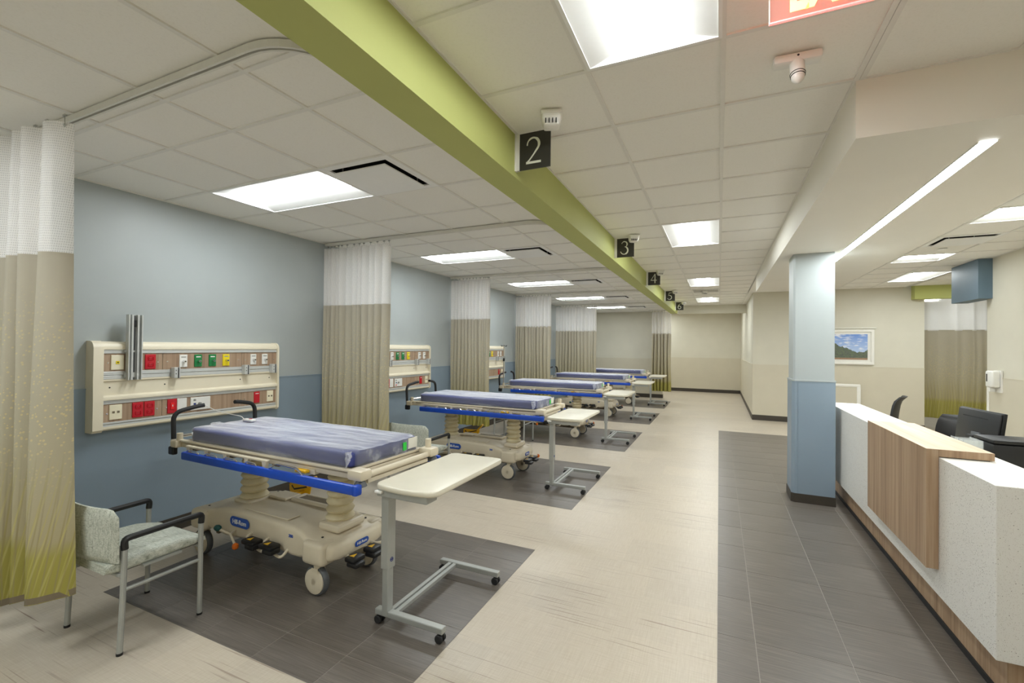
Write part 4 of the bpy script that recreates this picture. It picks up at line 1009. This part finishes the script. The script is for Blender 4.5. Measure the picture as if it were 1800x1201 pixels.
# monitor
r = thing('monitor', 'black flat monitor seen from behind on the nurse desk', 'monitor', (1.93, 4.93, .74), .12)
tl_ = Matrix.Translation((0, 0, .33)) @ Matrix.Rotation(.12, 4, 'Y')
bz = B().box(-.012, .012, -.26, .26, -.155, .155, .006, 2, tl_); mk('screen_frame', bz, 'black_plastic', r, True)
mk('rear_shell', B().box(-.026, -.008, -.252, .252, -.147, .147, .008, 2, tl_), 'black_plastic', r, True)
mk('rear_vent', B().box(-.0275, -.0255, -.12, .18, .085, .092, 0, 2, tl_), 'dark_void', r)
mk('stand_neck', B().box(-.075, -.04, -.045, .045, .02, .28, .008), 'black_plastic', r); mk('stand_base', B().box(-.14, .1, -.12, .12, 0, .015, .006), 'black_plastic', r)
mk('mount_plate', B().box(-.04, -.025, -.07, .03, -.1, -.03, .003, 2, tl_), 'grey_rubber', r)
r = thing('printer', 'large black printer at the right edge behind the counter', 'printer', (1.96, 4.43, .74), .03)
mk('body', B().box(-.22, .22, -.14, .13, 0, .31, .02), 'black_plastic', r, True); mk('lid', B().box(-.215, .215, -.135, .125, .312, .338, .008), 'black_plastic', r, True); mk('paper_tray', B().box(-.18, .18, -.16, -.13, .03, .1, .008), 'black_rubber', r)
r = thing('file_holder', 'clear acrylic file holder left of the black printer', 'file holder', (1.655, 4.42, .74))
for k in range(3): mk('pocket', B().box(-.055, .055, -.1+.065*k, -.096+.065*k, 0, .32).box(-.055, -.052, -.1+.065*k, -.04+.065*k, 0, .32).box(.052, .055, -.1+.065*k, -.04+.065*k, 0, .32), 'clear_acrylic', r)
mk('base', bx(-.055, .055, -.1, .1, 0, .004), 'clear_acrylic', r); mk('sheet', bx(-.04, .04, -.05, -.045, .005, .24), 'paper', r)
r = thing('phone', 'small grey desk phone beside the monitor', 'phone', (1.66, 5.45, .74), .3)
mk('body', B().prism([(-.09, 0), (.09, 0), (.09, .03), (-.09, .12)], -.09, .09, 'y'), 'grey_rubber', r); mk('handset', B().box(-.1, .08, -.085, -.035, .1, .14, .012, 2, Matrix.Rotation(.45, 4, 'Y')), 'black_plastic', r, True)
def office_chair(x, y, rz, lab, h):
    r = thing('office_chair', lab, 'chair', (x, y, 0), rz, 'black office chairs')
    for k in range(5):
        a = 2*PI*k/5; c, s_ = math.cos(a), math.sin(a)
        mk('base_arm', B().bar((0, 0, .1), (.27*c, .27*s_, .075), .04, .03, .006), 'black_plastic', r)
        mk('caster', B().cyl((.27*c-.02*s_, .27*s_+.02*c, .028), (.27*c+.02*s_, .27*s_-.02*c, .028), .028, seg=12), 'black_rubber', r)
    mk('gas_post', B().cyl((0, 0, .1), (0, 0, .42), .025, seg=12), 'steel', r, True)
    mk('seat', B().box(-.24, .24, -.23, .24, .42, .49, .03, 3), 'black_plastic', r, True)
    b_ = B(); rows = []
    for j in range(9):
        v = j/8; wd = .22-.05*v**3; row = []
        for i in range(11):
            u = -1+.2*i; z = .56+(h-.56)*v; yy = -.25-.05*(1-u*u)-.06*v*v-(.05*max(0, v-.85)/.15)
            row.append((u*wd, yy, z))
        rows.append(row)
    for off, st_ in ((0, 1), (-.025, -1)):
        V = [[b_.bm.verts.new((p[0], p[1]+off, p[2])) for p in row] for row in rows]
        for A, C in zip(V, V[1:]):
            for i in range(10): b_.bm.faces.new((A[i], A[i+1], C[i+1], C[i]))
        if off == 0: V0 = V
    for i in range(10):
        for j in (0, 8): b_.bm.faces.new((V0[j][i], V0[j][i+1], V[j][i+1], V[j][i]))
    for j in range(8):
        for i in (0, 10): b_.bm.faces.new((V0[j][i], V0[j+1][i], V[j+1][i], V[j][i]))
    mk('backrest', b_, 'black_plastic', r, True, ang=60); mk('back_stem', B().bar((0, -.1, .44), (0, -.3, .62), .05, .02), 'black_plastic', r)
    for s_ in (-1, 1): mk('armrest', B().tube(fillet([(s_*.24, 0, .45), (s_*.27, 0, .64), (s_*.27, .12, .65)], .05), .014, 8).box(s_*.27-.03, s_*.27+.03, -.08, .16, .65, .67, .008), 'black_plastic', r)
office_chair(2.6, 7.28, 2.6, 'black office chair behind the monitor', .88)
office_chair(1.98, 8.15, 1.2, 'black office chair back rising behind the far counter end', 1.06)
# white framed board against the far beige wall
r = thing('framed_board', 'low white framed panel standing by the far beige wall', 'board', (2.5, 12.22, 0), 0)
pts = arc(.27, .885, .06, 0, 90, 5)+arc(-.37, .885, .06, 90, 180, 5)+[(-.43, 0), (.33, 0)]
pin = [(x*.86-.007 if True else x, min(z, .9)-.0 if z > .1 else .06) for x, z in [(.27, .88), (-.37, .88), (-.37, .06), (.27, .06)]]
mk('frame', B().box(-.43, -.36, -.02, .02, 0, .9, .01).box(.26, .33, -.02, .02, 0, .9, .01).box(-.43, .33, -.02, .02, .875, .945, .02, 3), 'frame_white', r, True); mk('panel', bx(-.36, .26, -.008, .008, .06, .88), 'wall_beige_low', r)
# framed landscape
r = thing('framed_picture', 'white framed landscape print with trees and blue sky', 'picture', (2.58, 12.29, 1.765))
for x0, x1, z0, z1 in ((-.5, .5, .335, .39), (-.5, .5, -.385, -.33), (-.5, -.445, -.33, .335), (.445, .5, -.33, .335)): mk('frame_bar', B().box(x0, x1, -.035, 0, z0, z1, .004), 'frame_white', r)
mk('mat_board', bx(-.445, .445, -.014, -.004, -.33, .335), 'frame_white', r); mk('print', bx(-.385, .385, -.017, -.014, -.28, .285), 'landscape_print', r); mk('glazing', bx(-.445, .445, -.024, -.022, -.33, .335), 'picture_glass', r)
mk('hanging_rail', B().box(-.5, .54, -.02, 0, .41, .43, .003), 'frame_white', r)
# hand sanitiser dispenser
r = thing('soap_dispenser', 'white wall dispenser on the beige wall by the alcove', 'dispenser', (3.607, 8.7, 1.29))
mk('back_plate', bx(-.02, 0, -.1, .09, -.17, .14), 'white_plastic', r); mk('cover', B().box(-.115, -.02, -.092, .085, -.10, .135, .022, 3), 'white_plastic', r, True); mk('nozzle', B().box(-.1, -.03, .0, .06, -.165, -.1, .012), 'white_plastic', r, True); mk('sight_window', B().box(-.118, -.112, .02, .05, -.02, .09, .003), 'black_plastic', r)
r = thing('corner_guard', 'thin pale corner guard on the end of the desk wall', 'corner guard', (3.605, 9.0, 0)); mk('guard_face', bx(-.004, .0, -.05, .006, .126, 1.32), 'frame_white', r)
